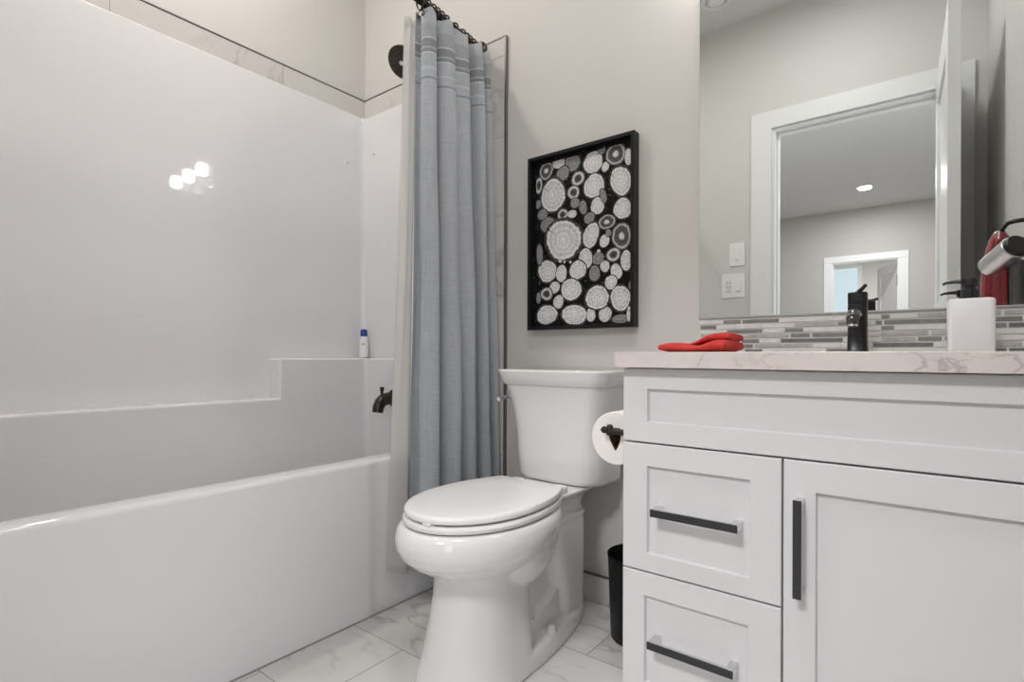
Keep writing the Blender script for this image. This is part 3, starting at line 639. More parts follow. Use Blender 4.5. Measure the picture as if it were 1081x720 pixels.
# tank
bm = B()
TK = [(0.4105, 0.128, 1.390, 1.515), (0.417, 0.149, 1.374, 1.526), (0.430, 0.1555, 1.368, 1.528), (0.50, 0.1565, 1.364, 1.529), (0.56, 0.159, 1.361, 1.530), (0.62, 0.165, 1.354, 1.530), (0.665, 0.173, 1.347, 1.530), (0.695, 0.182, 1.341, 1.530), (0.712, 0.187, 1.338, 1.530)]
def dense(R, k=8, n=10):  # subdivide the four straight edges so the front can bow
    out = []
    for i, a in enumerate(R):
        out.append(a)
        if i % (k + 1) == k:
            b_ = R[(i + 1) % len(R)]; out += [tuple(Vector(a).lerp(Vector(b_), q / n)) for q in range(1, n)]
    return out
def tring(h, y0, y1, z, r=0.055, bow=0.012):
    R = dense(rrect(XT - h, XT + h, y0, y1, (0.02, 0.02, r, r), z, 8))
    return [(x, y - (bow * (1 - min(1, abs((x - XT) / h)) ** 2) if y < y0 + r * 0.999 else 0), z) for x, y, z in R]
def unify(Rs):
    n = len(Rs[0]); assert all(len(q) == n for q in Rs); return Rs
loft(bm, unify([tring(h, y0, y1, z) for z, h, y0, y1 in TK]))
obj('tank', bm, m_porc, tl, smooth=50)
bm = B()
LD = [(0.7105, 0.188, 1.336, 1.531), (0.7135, 0.1915, 1.332, 1.533), (0.735, 0.198, 1.326, 1.535), (0.750, 0.2035, 1.321, 1.536), (0.7545, 0.2045, 1.320, 1.536), (0.7575, 0.2030, 1.322, 1.535), (0.7585, 0.198, 1.327, 1.532)]
loft(bm, unify([tring(h, y0, y1, z, 0.05, 0.014) for z, h, y0, y1 in LD]))
obj('tank_lid', bm, m_porc, tl, smooth=50)
bm = B()
lx = XT - 0.172; cyl(bm, (lx + 0.012, 1.40, 0.668), (lx - 0.012, 1.40, 0.668), 0.013, n=24, bev=0.002)
tube(bm, [(lx - 0.016, 1.402, 0.668), (lx - 0.019, 1.385, 0.667), (lx - 0.020, 1.36, 0.664), (lx - 0.018, 1.338, 0.661)], [0.007, 0.0062, 0.0058, 0.0075], 14)
h = obj('flush_lever', bm, m_chrome, tl); h['label'] = 'chrome flush lever'

# ------------------------------------------------------------------ waste bin
bm = B()
lathe(bm, [(0.0, 0.0), (0.078, 0.0), (0.082, 0.004), (0.0905, 0.228), (0.0925, 0.232), (0.0925, 0.236), (0.090, 0.237), (0.0885, 0.232), (0.080, 0.008), (0.0, 0.008)], (-0.645, 1.428, 0.0), 48)
o = obj('waste_bin', bm, m_can, smooth=50)
tag(o, 'round black plastic waste bin on the floor between toilet and vanity', 'waste bin')

# ------------------------------------------------------------------ vanity cabinet
X0, X1, YF, YC = -0.5115, XR - 0.002, 1.045, 1.064
van = thing('vanity_cabinet', 'white shaker vanity cabinet with dark bar pulls under the stone countertop', 'vanity cabinet', ((X0 + X1) / 2, 1.30, 0))
bm = B()
addbox(bm, X0, X0 + 0.016, YC, YB - 0.012, 0.0, 0.777, 0.001); addbox(bm, X1 - 0.016, X1, YC, YB - 0.012, 0.0, 0.777, 0.001)
addbox(bm, X0 + 0.016, X1 - 0.016, YC, YB - 0.012, 0.085, 0.100); addbox(bm, X0 + 0.016, X1 - 0.016, YB - 0.02, YB - 0.012, 0.1, 0.777)
addbox(bm, X0 + 0.016, X1 - 0.016, YC, YC + 0.016, 0.60, 0.777); addbox(bm, -0.215, -0.195, YC, YC + 0.016, 0.1, 0.60); addbox(bm, X0 + 0.016, -0.215, YC, YC + 0.016, 0.335, 0.365)
addbox(bm, X0 + 0.016, X1 - 0.016, YC + 0.05, YC + 0.062, 0.0, 0.086)
obj('carcass', bm, m_cab, van)
def shaker(name, x0, x1, z0, z1, px0, px1, pz0, pz1):
    """five-piece front: frame with a chamfered inner edge and a recessed panel"""
    bm = B(); t0, t1, c = YF, YC - 0.0005, 0.0025; d = 0.008
    O = [(x0, z0), (x1, z0), (x1, z1), (x0, z1)]; I = [(px0, pz0), (px1, pz0), (px1, pz1), (px0, pz1)]
    Ii = [(px0 + c, pz0 + c), (px1 - c, pz0 + c), (px1 - c, pz1 - c), (px0 + c, pz1 - c)]; e = 0.0015
    Oe = [(x0 + e, z0 + e), (x1 - e, z0 + e), (x1 - e, z1 - e), (x0 + e, z1 - e)]
    mk = lambda L_, y: [bm.verts.new((p[0], y, p[1])) for p in L_]
    back, side, front, inn, pan = mk(O, t1), mk(O, t0 + e), mk(Oe, t0), mk(I, t0), mk(Ii, t0 + d)
    for a, b_ in ((back, side), (side, front), (front, inn), (inn, pan)):
        for i in range(4): bm.faces.new((a[i], a[(i + 1) % 4], b_[(i + 1) % 4], b_[i]))
    bm.faces.new(pan); bm.faces.new(back[::-1])
    return obj(name, bm, m_cab, van, smooth=0)
def flat(o):
    for p in o.data.polygons: p.use_smooth = False
    return o
flat(shaker('false_front', X0, X1, 0.6225, 0.7755, -0.458, 0.165, 0.664, 0.7335))
dr1 = flat(shaker('drawer', X0, -0.2045, 0.3555, 0.6190, -0.458, -0.257, 0.392, 0.574))
dr2 = flat(shaker('drawer', X0, -0.2045, 0.0900, 0.3520, -0.463, -0.260, 0.123, 0.305))
dor = flat(shaker('cabinet_door', -0.2010, X1, 0.0900, 0.6190, -0.151, 0.168, 0.140, 0.567))
dr1['label'] = 'upper drawer front'; dr2['label'] = 'lower drawer front'
def pull(parent, x0, x1, z0, z1, vert=False):
    """flat bar pull: dark face strip on a satin nickel bar carried by two square posts"""
    y0 = YF - 0.031
    bm = B(); addbox(bm, x0, x1, y0, y0 + 0.003, z0, z1, 0.0006, 1)
    n = obj('bar_pull', bm, m_gun, parent); n['label'] = 'dark grey bar pull'
    bm = B(); addbox(bm, x0 + 0.0004, x1 - 0.0004, y0 + 0.0031, y0 + 0.0105, z0 + 0.0004, z1 - 0.0004, 0.0008, 1)
    for k in (0, 1):
        if vert:
            zc = z0 + 0.0075 if k == 0 else z1 - 0.0075
            addbox(bm, x0 + 0.0005, x1 - 0.0005, y0 + 0.008, YF + 0.0085, zc - 0.007, zc + 0.007, 0.0008, 1)
        else:
            xc = x0 + 0.0075 if k == 0 else x1 - 0.0075
            addbox(bm, xc - 0.007, xc + 0.007, y0 + 0.008, YF + 0.0085, z0 + 0.0005, z1 - 0.0005, 0.0008, 1)
    h = obj('nickel_post', bm, m_nickel, parent); h['label'] = 'bright nickel posts of the bar pull'
pull(dr1, -0.438, -0.271, 0.4795, 0.4945); pull(dr2, -0.444, -0.278, 0.2125, 0.2275)
pull(dor, -0.181, -0.1675, 0.388, 0.556, True)

bm = B(); addbox(bm, -0.5205, XR - 0.0005, 1.020, YB - 0.0005, 0.7775, 0.8095, 0.0015, 2)
o = obj('countertop', bm, m_quartz); tag(o, 'pinkish grey veined quartz countertop on the white vanity', 'countertop')

# mosaic backsplash: thin glass and stone strips
mos = [mat('pale_glass_strip', (0.69, 0.715, 0.69), 0.12), mat('white_stone_strip', (0.70, 0.70, 0.67), 0.35, var=0.1, vscale=50),
       mat('mid_grey_strip', (0.43, 0.43, 0.42), 0.3, var=0.18, vscale=70), mat('dark_grey_strip', (0.225, 0.225, 0.22), 0.2, var=0.15, vscale=60), mat('charcoal_strip', (0.165, 0.168, 0.168), 0.15, var=0.1, vscale=60)]
m_mgrout = mat('pale_grout', (0.74, 0.74, 0.72), 0.8)
bm = B(); xa, xb = -0.5165, XR - 0.001; z0, rh = 0.8098, 0.01335
addbox(bm, xa, xb, YB - 0.006, YB - 0.0005, 0.8098, 0.9065, mi=5)
for row in range(7):
    zt = z0 + rh * (7 - row); zb = zt - rh; xs_ = xa; cells = []
    for a, b_, sft in sorted(STRIPS[row]) + [(xb, xb + 1, 0)]:
        while xs_ < min(a, xb) - 0.004:
            e = min(a, xb, xs_ + random.uniform(0.05, 0.16))
            if min(a, xb) - e < 0.02: e = min(a, xb)
            cells.append((xs_, e, random.choice((0, 1, 1, 0)))); xs_ = e
        if a < xb: cells.append((max(a, xs_), min(b_, xb), sft)); xs_ = min(b_, xb)
    for a, b_, sft in cells:
        if b_ - a > 0.004: addbox(bm, a + 0.0009, b_ - 0.0009, YB - 0.0085, YB - 0.002, zb + (0.0022 if sft > 1 else 0.0014), zt - (0.0022 if sft > 1 else 0.0014), 0.0005, 1, mi=sft)
for fc in bm.faces: pass
o = obj('mosaic_backsplash', bm, mos + [m_mgrout]); tag(o, 'grey and white strip mosaic backsplash between countertop and mirror', 'backsplash')
bm = B(); addbox(bm, xa, xb, YB - 0.0105, YB - 0.0005, 0.9070, 0.9120, 0.001, 2)
h = obj('metal_edge', bm, m_greytrim, o); h['label'] = 'grey metal edge strip'

def mirror_mat():
    m, nt, b = new_mat('mirror_glass'); b.inputs['Base Color'].default_value = (0.865, 0.90, 0.89, 1); b.inputs['Metallic'].default_value = 1; b.inputs['Roughness'].default_value = 0.0
    return m
bm = B(); addbox(bm, -0.5180, XR - 0.003, YB - 0.0060, YB - 0.0008, 0.9125, 1.90)
o = obj('wall_mirror', bm, [m_greytrim, mirror_mat()], smooth=0)
for p in o.data.polygons:
    p.use_smooth = False
    if p.normal.y < -0.9: p.material_index = 1
tag(o, 'large frameless wall mirror above the vanity backsplash', 'mirror')

# ------------------------------------------------------------------ toilet paper
hold = thing('toilet_paper_holder', 'bronze toilet paper holder fixed to the side of the vanity', 'toilet paper holder', (X0, 1.14, 0.60))
PX, PY0, PY1, PZ = -0.5835, 1.150, 1.245, 0.606
bm = B(); yb_, zb_ = 1.128, 0.6235
tube(bm, [(X0 - 0.001, yb_, zb_), (-0.55, yb_, zb_ + 0.001), (-0.590, yb_, zb_ + 0.003), (-0.603, yb_, zb_ + 0.004), (-0.608, yb_, zb_ + 0.004)], [0.0075, 0.0070, 0.0072, 0.0085, 0.0045], 16); obj('post', bm, m_bronze, hold)
bm = B(); cyl(bm, (PX - 0.003, yb_ - 0.008, 0.6215), (PX - 0.003, 1.262, 0.6215), 0.0062, n=16, bev=0.001)
lathe(bm, [(0.0, 0.0), (0.008, 0.0), (0.0085, 0.006), (0.005, 0.012), (0.0, 0.013)], (PX - 0.003, yb_, 0.629), 20); obj('roll_arm', bm, m_bronze, hold)
bm = B(); cyl(bm, (X0 - 0.0005, yb_, zb_), (X0 - 0.007, yb_, zb_), 0.022, n=28, bev=0.002); obj('mounting_plate', bm, m_bronze, hold)
# the roll: outer paper, and a core pinched to a point under the arm
def core(y, g=0.0):
    pts = [(-0.0135, 0.022), (0.0105, 0.022), (0.0135, 0.014), (0.0125, 0.002), (0.0095, -0.011), (0.0005, -0.026), (-0.0085, -0.012), (-0.0145, 0.000), (-0.0160, 0.012)]
    c = catmull([(a, b_) for a, b_ in pts + pts[:1]], 48)[:-1]
    return [(PX + p.x * (1 + g), y, PZ + p.y * (1 + g)) for p in c]
def circ(y, r): # same number of points, matched by direction
    out = []
    for x, _, z in core(y):
        a = math.atan2(z - PZ, x - PX); out.append((PX + r * math.cos(a), y, PZ + r * math.sin(a)))
    return out
roll = thing('toilet_paper_roll', 'white toilet paper roll hanging on the bronze holder beside the vanity', 'toilet paper', (PX, (PY0 + PY1) / 2, PZ - 0.062))
bm = B(); R0 = 0.0630
loft(bm, [core(PY1 - 0.001, 0.12), circ(PY1, R0 - 0.002), circ(PY1 - 0.002, R0), circ(PY0 + 0.002, R0), circ(PY0, R0 - 0.002), core(PY0 + 0.0005, 0.12)], False, False); obj('paper', bm, m_paper, roll)
bm = B(); loft(bm, [core(PY0 + 0.0005, 0.12), core(PY0, 0.0), core(PY1, 0.0), core(PY1 - 0.001, 0.12)], False, False); h = obj('cardboard_core', bm, m_card, roll); h['label'] = 'brown cardboard core'
# ------------------------------------------------------------------ framed picture
pic = thing('framed_picture', 'black framed black and white print of stacked log ends above the toilet', 'picture', (-0.9065, YB - 0.0005, 0.891))
fx0, fx1, fz0, fz1, fy, bw = -1.107, -0.706, 0.891, 1.490, YB - 0.0365, 0.0115
bm = B(); yk = YB - 0.0008
mk = lambda L_, y: [bm.verts.new((p[0], y, p[1])) for p in L_]
def rr(i): return [(fx0 + i, fz0 + i), (fx1 - i, fz0 + i), (fx1 - i, fz1 - i), (fx0 + i, fz1 - i)]
loops = [mk(rr(0.001), yk), mk(rr(0), yk - 0.001), mk(rr(0), fy + 0.001), mk(rr(0.001), fy), mk(rr(bw - 0.001), fy), mk(rr(bw), fy + 0.001), mk(rr(bw), yk - 0.004), mk(rr(bw - 0.006), yk)]
for a, b_ in zip(loops[:-1], loops[1:]):
    for i in range(4): bm.faces.new((a[i], a[(i + 1) % 4], b_[(i + 1) % 4], b_[i]))
o = obj('frame', bm, m_frame, pic, smooth=0)
for p in o.data.polygons: p.use_smooth = False
def log_mat():
    m, nt, b = new_mat('log_print'); N, L = nt.nodes, nt.links
    uv = N.new('ShaderNodeUVMap'); uv.uv_map = 'log'; tc = N.new('ShaderNodeTexCoord')
    at = N.new('ShaderNodeAttribute'); at.attribute_name = 'kind'; sp_ = N.new('ShaderNodeSeparateColor'); L.new(at.outputs['Color'], sp_.inputs[0])
    n0 = N.new('ShaderNodeTexNoise'); n0.inputs['Scale'].default_value = 75; n0.inputs['Detail'].default_value = 5; L.new(tc.outputs['Object'], n0.inputs['Vector'])
    n1 = N.new('ShaderNodeTexNoise'); n1.inputs['Scale'].default_value = 190; n1.inputs['Detail'].default_value = 4; L.new(tc.outputs['Object'], n1.inputs['Vector'])
    ln = N.new('ShaderNodeVectorMath'); ln.operation = 'LENGTH'; L.new(uv.outputs[0], ln.inputs[0])
    r = mnode(nt, 'ADD', ln.outputs['Value'], mnode(nt, 'MULTIPLY', mnode(nt, 'SUBTRACT', n0.outputs['Fac'], 0.5), 0.20))
    rings = mnode(nt, 'MULTIPLY', mnode(nt, 'SINE', mnode(nt, 'MULTIPLY', r, 26.0)), 0.07)
    # radial cracks
    nv = N.new('ShaderNodeVectorMath'); nv.operation = 'NORMALIZE'; L.new(uv.outputs[0], nv.inputs[0])
    ad = N.new('ShaderNodeVectorMath'); ad.operation = 'ADD'; L.new(nv.outputs[0], ad.inputs[0]); L.new(at.outputs['Vector'], ad.inputs[1])
    n2 = N.new('ShaderNodeTexNoise'); n2.inputs['Scale'].default_value = 5.5; n2.inputs['Detail'].default_value = 3; L.new(ad.outputs[0], n2.inputs['Vector'])
    cr = N.new('ShaderNodeMapRange'); cr.inputs[1].default_value = 0.60; cr.inputs[2].default_value = 0.72; L.new(n2.outputs['Fac'], cr.inputs[0])
    crack = mnode(nt, 'MULTIPLY', mnode(nt, 'MULTIPLY', cr.outputs[0], ln.outputs['Value']), 0.45)
    tone = mnode(nt, 'ADD', mnode(nt, 'ADD', 0.78, rings), mnode(nt, 'MULTIPLY', mnode(nt, 'SUBTRACT', n1.outputs['Fac'], 0.5), 1.1))
    tone = mnode(nt, 'SUBTRACT', tone, crack)
    def G(stops):
        rp = N.new('ShaderNodeValToRGB'); c_ = rp.color_ramp
        while len(c_.elements) < len(stops): c_.elements.new(0.5)
        for e, (p, v) in zip(c_.elements, stops): e.position = p; e.color = (v, v, v, 1)
        L.new(r, rp.inputs['Fac']); return rp.outputs['Color']
    light = G([(0.0, 0.95), (0.55, 0.85), (0.72, 0.80), (0.82, 1.0), (0.86, 0.55), (0.89, 0.08), (0.97, 0.05), (1.0, 0.12)])
    dark = G([(0.0, 0.9), (0.22, 0.8), (0.32, 0.10), (0.66, 0.12), (0.78, 0.65), (0.86, 0.5), (0.90, 0.10), (1.0, 0.08)])
    hollow = G([(0.0, 0.04), (0.45, 0.12), (0.58, 0.75), (0.76, 0.85), (0.84, 0.15), (1.0, 0.10)])
    dim = G([(0.0, 0.38), (0.6, 0.30), (0.78, 0.45), (0.86, 0.07), (1.0, 0.08)])
    c = light
    for ch, q in ((sp_.outputs[0], dark), (sp_.outputs[1], hollow), (sp_.outputs[2], dim)): c = mixc(nt, ch, c, q)
    tcmb = N.new('ShaderNodeCombineColor')
    tone = mnode(nt, 'MAXIMUM', tone, 0.02)
    for i in range(3): L.new(tone, tcmb.inputs[i])
    L.new(mixc(nt, 1.0, c, tcmb.outputs[0], 'MULTIPLY'), b.inputs['Base Color']); b.inputs['Roughness'].default_value = 0.45; b.inputs['Specular IOR Level'].default_value = 0.2
    return m
m_log = log_mat()
m_ink = mat('black_print_ink', (0.012, 0.012, 0.012), 0.4)
def ink_mat():
    m, nt, b = new_mat('dark_gaps_print'); N, L = nt.nodes, nt.links
    tc = N.new('ShaderNodeTexCoord'); n = N.new('ShaderNodeTexNoise'); n.inputs['Scale'].default_value = 120; n.inputs['Detail'].default_value = 6; L.new(tc.outputs['Object'], n.inputs['Vector'])
    L.new(ramp(nt, n.outputs['Fac'], [(0.56, (0.004, 0.004, 0.004)), (0.66, (0.03, 0.03, 0.03)), (0.74, (0.3, 0.3, 0.3))]), b.inputs['Base Color']); b.inputs['Roughness'].default_value = 0.5; b.inputs['Specular IOR Level'].default_value = 0.15
    return m
ax0, ax1, az0, az1, ay = fx0 + bw + 0.0125, fx1 - bw - 0.001, fz0 + bw + 0.001, fz1 - bw - 0.012, YB - 0.0155
bm = B(); uvl = bm.loops.layers.uv.new('log'); kl = bm.verts.layers.float_color.new('kind')
addbox(bm, fx0 + bw - 0.003, fx1 - bw + 0.003, ay, ay + 0.003, fz0 + bw - 0.003, fz1 - bw + 0.003, mi=1)
def clamp(p): return (min(max(p[0], ax0), ax1), min(max(p[1], az0), az1))
for k, (cx_, cz_, rx_, rz_, ty, rot) in enumerate(LOGS):
    a0 = math.radians(rot); ph = k * 1.7; yy = ay - 0.00025 - 0.00004 * k; n = 36; vs = []
    kind = (1.0 if ty == 1 else 0.0, 1.0 if ty == 2 else 0.0, 1.0 if ty == 3 else 0.0, 1.0)
    def pt(u, v): return clamp((cx_ + rx_ * u * math.cos(a0) + rz_ * v * math.sin(a0), cz_ - rx_ * u * math.sin(a0) + rz_ * v * math.cos(a0)))
    grid = [[bm.verts.new((*(lambda q: (q[0], yy, q[1]))(pt(0, 0)),))]]
    uvs = {grid[0][0]: (0, 0)}
    for ri in (0.4, 0.75, 1.0):
        row = []
        for i in range(n):
            t = 2 * PI * i / n; wob = 1.13 + 0.05 * math.sin(2 * t + ph) + 0.03 * math.sin(3 * t + 2 * ph) + 0.008 * math.sin(7 * t + ph)
            u, v = ri * math.cos(t), ri * math.sin(t); q = pt(u * wob, v * wob); vv = bm.verts.new((q[0], yy, q[1])); uvs[vv] = (u, v); row.append(vv)
        grid.append(row)
    fs = [bm.faces.new((grid[0][0], grid[1][(i + 1) % n], grid[1][i])) for i in range(n)]
    for a, b_ in ((1, 2), (2, 3)): fs += [bm.faces.new((grid[a][i], grid[a][(i + 1) % n], grid[b_][(i + 1) % n], grid[b_][i])) for i in range(n)]
    for vv in uvs: vv[kl] = kind
    for f_ in fs:
        f_.material_index = 0
        for lp in f_.loops: lp[uvl].uv = uvs[lp.vert]
for f_ in bm.faces: f_.normal_update()
o = obj('print', bm, [m_log, ink_mat()], pic, smooth=0)
for p in o.data.polygons: p.use_smooth = False
o['label'] = 'black and white photograph of cut log ends'

# ------------------------------------------------------------------ things on the countertop
ZT_ = 0.8097
fa = thing('vanity_faucet', 'matte black single lever basin faucet standing in front of the mirror', 'faucet', (-0.124, 1.425, ZT_))
bm = B(); fxc, fyc = -0.124, 1.425
loft(bm, [rrect(fxc - h, fxc + h, fyc - d, fyc + d, r_, ZT_ + z) for h, d, r_, z in ((0.0215, 0.0215, 0.010, 0.0), (0.0215, 0.0215, 0.010, 0.003), (0.0195, 0.0195, 0.010, 0.006), (0.0185, 0.0185, 0.010, 0.04), (0.0185, 0.0185, 0.010, 0.1085), (0.0175, 0.0175, 0.009, 0.1095))]); obj('body', bm, m_black, fa)
bm = B(); loft(bm, [rrect(fxc - h, fxc + h, fyc - h, fyc + h, 0.009, ZT_ + z) for h, z in ((0.0175, 0.1095), (0.0185, 0.1110), (0.0185, 0.1345), (0.0170, 0.1360))]); cap = obj('handle_cap', bm, m_black, fa)
bm = B(); tube(bm, [(fxc - 0.001, fyc + 0.004, ZT_ + 0.1350), (fxc + 0.006, fyc - 0.020, ZT_ + 0.1385), (fxc + 0.018, fyc - 0.050, ZT_ + 0.1450)], [0.0055, 0.0045, 0.0040], 12); obj('lever', bm, m_black, cap)
m_spout = mat('polished_black', (0.02, 0.022, 0.026), 0.10, coat=0.6)
bm = B(); tube(bm, [(fxc, fyc - 0.012, ZT_ + 0.082), (fxc, fyc - 0.06, ZT_ + 0.083), (fxc, fyc - 0.092, ZT_ + 0.080), (fxc, fyc - 0.108, ZT_ + 0.070), (fxc, fyc - 0.111, ZT_ + 0.058)], [0.0128, 0.0128, 0.0125, 0.012, 0.0115], 20); obj('spout', bm, m_spout, fa)
bm = B(); cyl(bm, (fxc, fyc - 0.111, ZT_ + 0.0585), (fxc, fyc - 0.1115, ZT_ + 0.0545), 0.0105, n=24); h = obj('aerator', bm, m_nickel, fa); h['label'] = 'bright aerator ring'

# soap dispenser
sd = thing('soap_dispenser', 'white square soap dispenser with black pump at the right end of the countertop', 'soap dispenser', (0.068, 1.42, ZT_))
m_wcer = mat('matte_white_ceramic', (0.80, 0.81, 0.82), 0.35)
sx0, sx1, sy0, sy1 = 0.0315, 0.1045, 1.383, 1.456
bm = B(); loft(bm, [rrect(sx0 + i, sx1 - i, sy0 + i, sy1 - i, max(0.004, 0.010 - i * 0.3), ZT_ + z) for i, z in ((0.0015, 0), (0.0, 0.002), (0.0, 0.1030), (0.0012, 0.1060), (0.004, 0.1080), (0.010, 0.1087))]); obj('bottle_body', bm, m_wcer, sd)
pcx, pcy = 0.0680, 1.420
bm = B(); cyl(bm, (pcx, pcy, ZT_ + 0.1085), (pcx, pcy, ZT_ + 0.127), 0.0150, n=32, bev=0.001); cyl(bm, (pcx, pcy, ZT_ + 0.126), (pcx, pcy, ZT_ + 0.136), 0.009, n=20); col_ = obj('pump_collar', bm, m_black, sd)
bm = B(); cyl(bm, (pcx, pcy, ZT_ + 0.1345), (pcx, pcy, ZT_ + 0.1515), 0.0140, n=32, bev=0.0015)
tube(bm, [(pcx - 0.008, pcy, ZT_ + 0.1455), (pcx - 0.025, pcy + 0.001, ZT_ + 0.1458), (pcx - 0.037, pcy + 0.002, ZT_ + 0.1448), (pcx - 0.0440, pcy + 0.002, ZT_ + 0.1415)], [0.0046, 0.0038, 0.0032, 0.0026], 12); obj('pump_head', bm, m_black, sd)

# folded red washcloth
m_red = mat('red_terry_cloth', (0.56, 0.04, 0.034), 0.95, bump=0.9, bscale=420, var=0.18, vscale=90)
wc = thing('washcloth', 'folded red washcloth lying on the left end of the countertop', 'washcloth', (-0.415, 1.23, ZT_))
def cloth_fold(name, x0, x1, y0, y1, prof, rnd):
    """a soft folded layer: closed lens section swept along x, thickness and height vary along it"""
    bm = B(); rings = []; n = 26; m_ = 30
    for i in range(m_ + 1):
        t = i / m_; x = x0 + (x1 - x0) * t; b0, th = prof(t); e = (1 - abs(2 * t - 1) ** 14) ** 0.5 if 0 < t < 1 else 0.72
        r_ = []
        for k in range(n):
            a = 2 * PI * k / n; cy_ = math.copysign(abs(math.cos(a)) ** 0.6, math.cos(a)); cz_ = math.copysign(abs(math.sin(a)) ** 0.75, math.sin(a))
            wob = 1 + 0.06 * math.sin(3 * a + 7 * t + rnd) + 0.05 * math.sin(11 * t + 2 * a)
            y = (y0 + y1) / 2 + (y1 - y0) / 2 * cy_ * (0.93 + 0.07 * e) + 0.004 * math.sin(6 * t + rnd)
            z = b0 + th / 2 + th / 2 * cz_ * e * (wob if cz_ > 0 else 1)
            r_.append((x, y, max(z, ZT_ + 0.0003)))
        rings.append(r_)
    loft(bm, rings); return obj(name, bm, m_red, wc, smooth=80)
cloth_fold('lower_fold', -0.480, -0.334, 1.150, 1.300, lambda t: (ZT_ + 0.0003, 0.0225 - 0.0065 * math.exp(-((t - 0.52) / 0.2) ** 2) + 0.0055 * smoothstep((t - 0.62) / 0.25)), 0.4)
cloth_fold('upper_fold', -0.420, -0.338, 1.185, 1.310, lambda t: (ZT_ + 0.0135 + 0.0095 * smoothstep(t / 0.6), 0.011 + 0.010 * smoothstep(t / 0.7)), 2.0)

# glossy red appliance standing past the right edge of the frame, seen in the mirror
ap = thing('countertop_appliance', 'glossy red appliance with silver barrel and black handle, seen reflected at the right edge', 'appliance', (0.160, 1.075, ZT_))
m_redg = mat('glossy_red_plastic', (0.27, 0.005, 0.014), 0.12, coat=0.8)
m_silver = mat('brushed_silver', (0.62, 0.62, 0.63), 0.28, metal=1.0)
bm = B(); acx, acy = 0.158, 1.066
def ribbed(rx_, ry_, z, n=72):
    out = []
    for i in range(n):
        t = 2 * PI * i / n; k = 1 - 0.10 * max(0, math.cos(6 * t)) ** 6
        out.append((acx + rx_ * k * math.cos(t), acy + ry_ * k * math.sin(t), ZT_ + z))
    return out
loft(bm, [ribbed(a, b_, z) for a, b_, z in ((0.040, 0.036, 0.0), (0.042, 0.038, 0.004), (0.043, 0.038, 0.14), (0.040, 0.037, 0.22), (0.033, 0.034, 0.28), (0.023, 0.028, 0.322), (0.012, 0.018, 0.342), (0.004, 0.006, 0.346))])
obj('ribbed_shell', bm, m_redg, ap)
bm = B(); p0, p1 = Vector((0.134, 1.072, 1.052)), Vector((0.183, 1.150, 1.094)); cyl(bm, p0, p1, 0.029, 0.032, 36, bev=0.004); br = obj('barrel', bm, m_silver, ap); br['label'] = 'silver barrel'
bm = B(); dd = (p1 - p0).normalized(); cyl(bm, p1 - dd * 0.002, p1 + dd * 0.012, 0.0312, 0.0285, 36, bev=0.002); h = obj('nozzle_ring', bm, m_black, br); h['label'] = 'black nozzle'
bm = B(); tube(bm, [(0.158, 1.078, 1.140), (0.163, 1.082, 1.158), (0.172, 1.086, 1.170), (0.185, 1.088, 1.173), (0.207, 1.090, 1.174)], 0.0062, 14); h = obj('handle', bm, m_black, ap); h['label'] = 'black handle'
bm = B(); cyl(bm, (0.191, 1.095, ZT_), (0.191, 1.095, ZT_ + 0.255), 0.021, 0.019, 32, bev=0.004); h = obj('grey_tank', bm, mat('dark_steel', (0.16, 0.16, 0.17), 0.25, metal=0.9), ap); h['label'] = 'dark steel tank'
# ------------------------------------------------------------------ wall plates opposite the mirror
yw = YD
def plate(name, label, x0, x1, z0, z1):
    t = thing(name, label, 'light switch', ((x0 + x1) / 2, yw, z0)); bm = B(); addbox(bm, x0, x1, yw + 0.0003, yw + 0.006, z0, z1, 0.0025, 3); obj('cover_plate', bm, m_plate, t); return t
t = plate('light_switch', 'upper single white switch plate beside the doorway, seen in the mirror', -0.938, -0.851, 1.340, 1.478)
bm = B(); addbox(bm, -0.912, -0.877, yw + 0.004, yw + 0.0085, 1.372, 1.446, 0.0015, 2); rk = obj('rocker', bm, m_plate, t)
bm = B(); addbox(bm, -0.900, -0.889, yw + 0.008, yw + 0.0094, 1.377, 1.381, 0.0005, 1); h = obj('indicator', bm, mat('grey_indicator', (0.45, 0.45, 0.45), 0.4), rk)
t = plate('light_switch', 'lower double white switch plate with timer buttons, seen in the mirror', -0.984, -0.850, 1.154, 1.296)
bm = B(); addbox(bm, -0.906, -0.872, yw + 0.004, yw + 0.0085, 1.186, 1.262, 0.0015, 2); obj('rocker', bm, m_plate, t)
bm = B(); addbox(bm, -0.904, -0.880, yw + 0.008, yw + 0.014, 1.190, 1.204, 0.002, 2); obj('dimmer_tab', bm, m_plate, t)
for k in range(3):
    for j in range(2):
        bm = B(); addbox(bm, -0.958 + 0.018 * j, -0.944 + 0.018 * j, yw + 0.004, yw + 0.0078, 1.184 + 0.026 * k, 1.202 + 0.026 * k, 0.0012, 2); obj('timer_button', bm, mat('pale_grey_button', (0.62, 0.63, 0.66), 0.4), t)

# ------------------------------------------------------------------ ceiling things and lamps
cv_ = thing('ceiling_vent', 'round white ceiling vent, seen at the top edge of the mirror', 'ceiling vent', (-0.935, 0.035, ZC - 0.001))
bm = B(); loft(bm, [[(-0.935 + r_ * math.cos(2 * PI * i / 48), 0.035 + r_ * math.sin(2 * PI * i / 48), ZC - z) for i in range(48)] for r_, z in ((0.082, 0.0006), (0.082, 0.006), (0.075, 0.012), (0.063, 0.012), (0.058, 0.006), (0.058, 0.0006))], False, False); obj('outer_ring', bm, m_plate, cv_)
bm = B(); cyl(bm, (-0.935, 0.035, ZC - 0.001), (-0.935, 0.035, ZC - 0.016), 0.048, 0.042, 40, bev=0.003); obj('centre_cone', bm, m_plate, cv_)

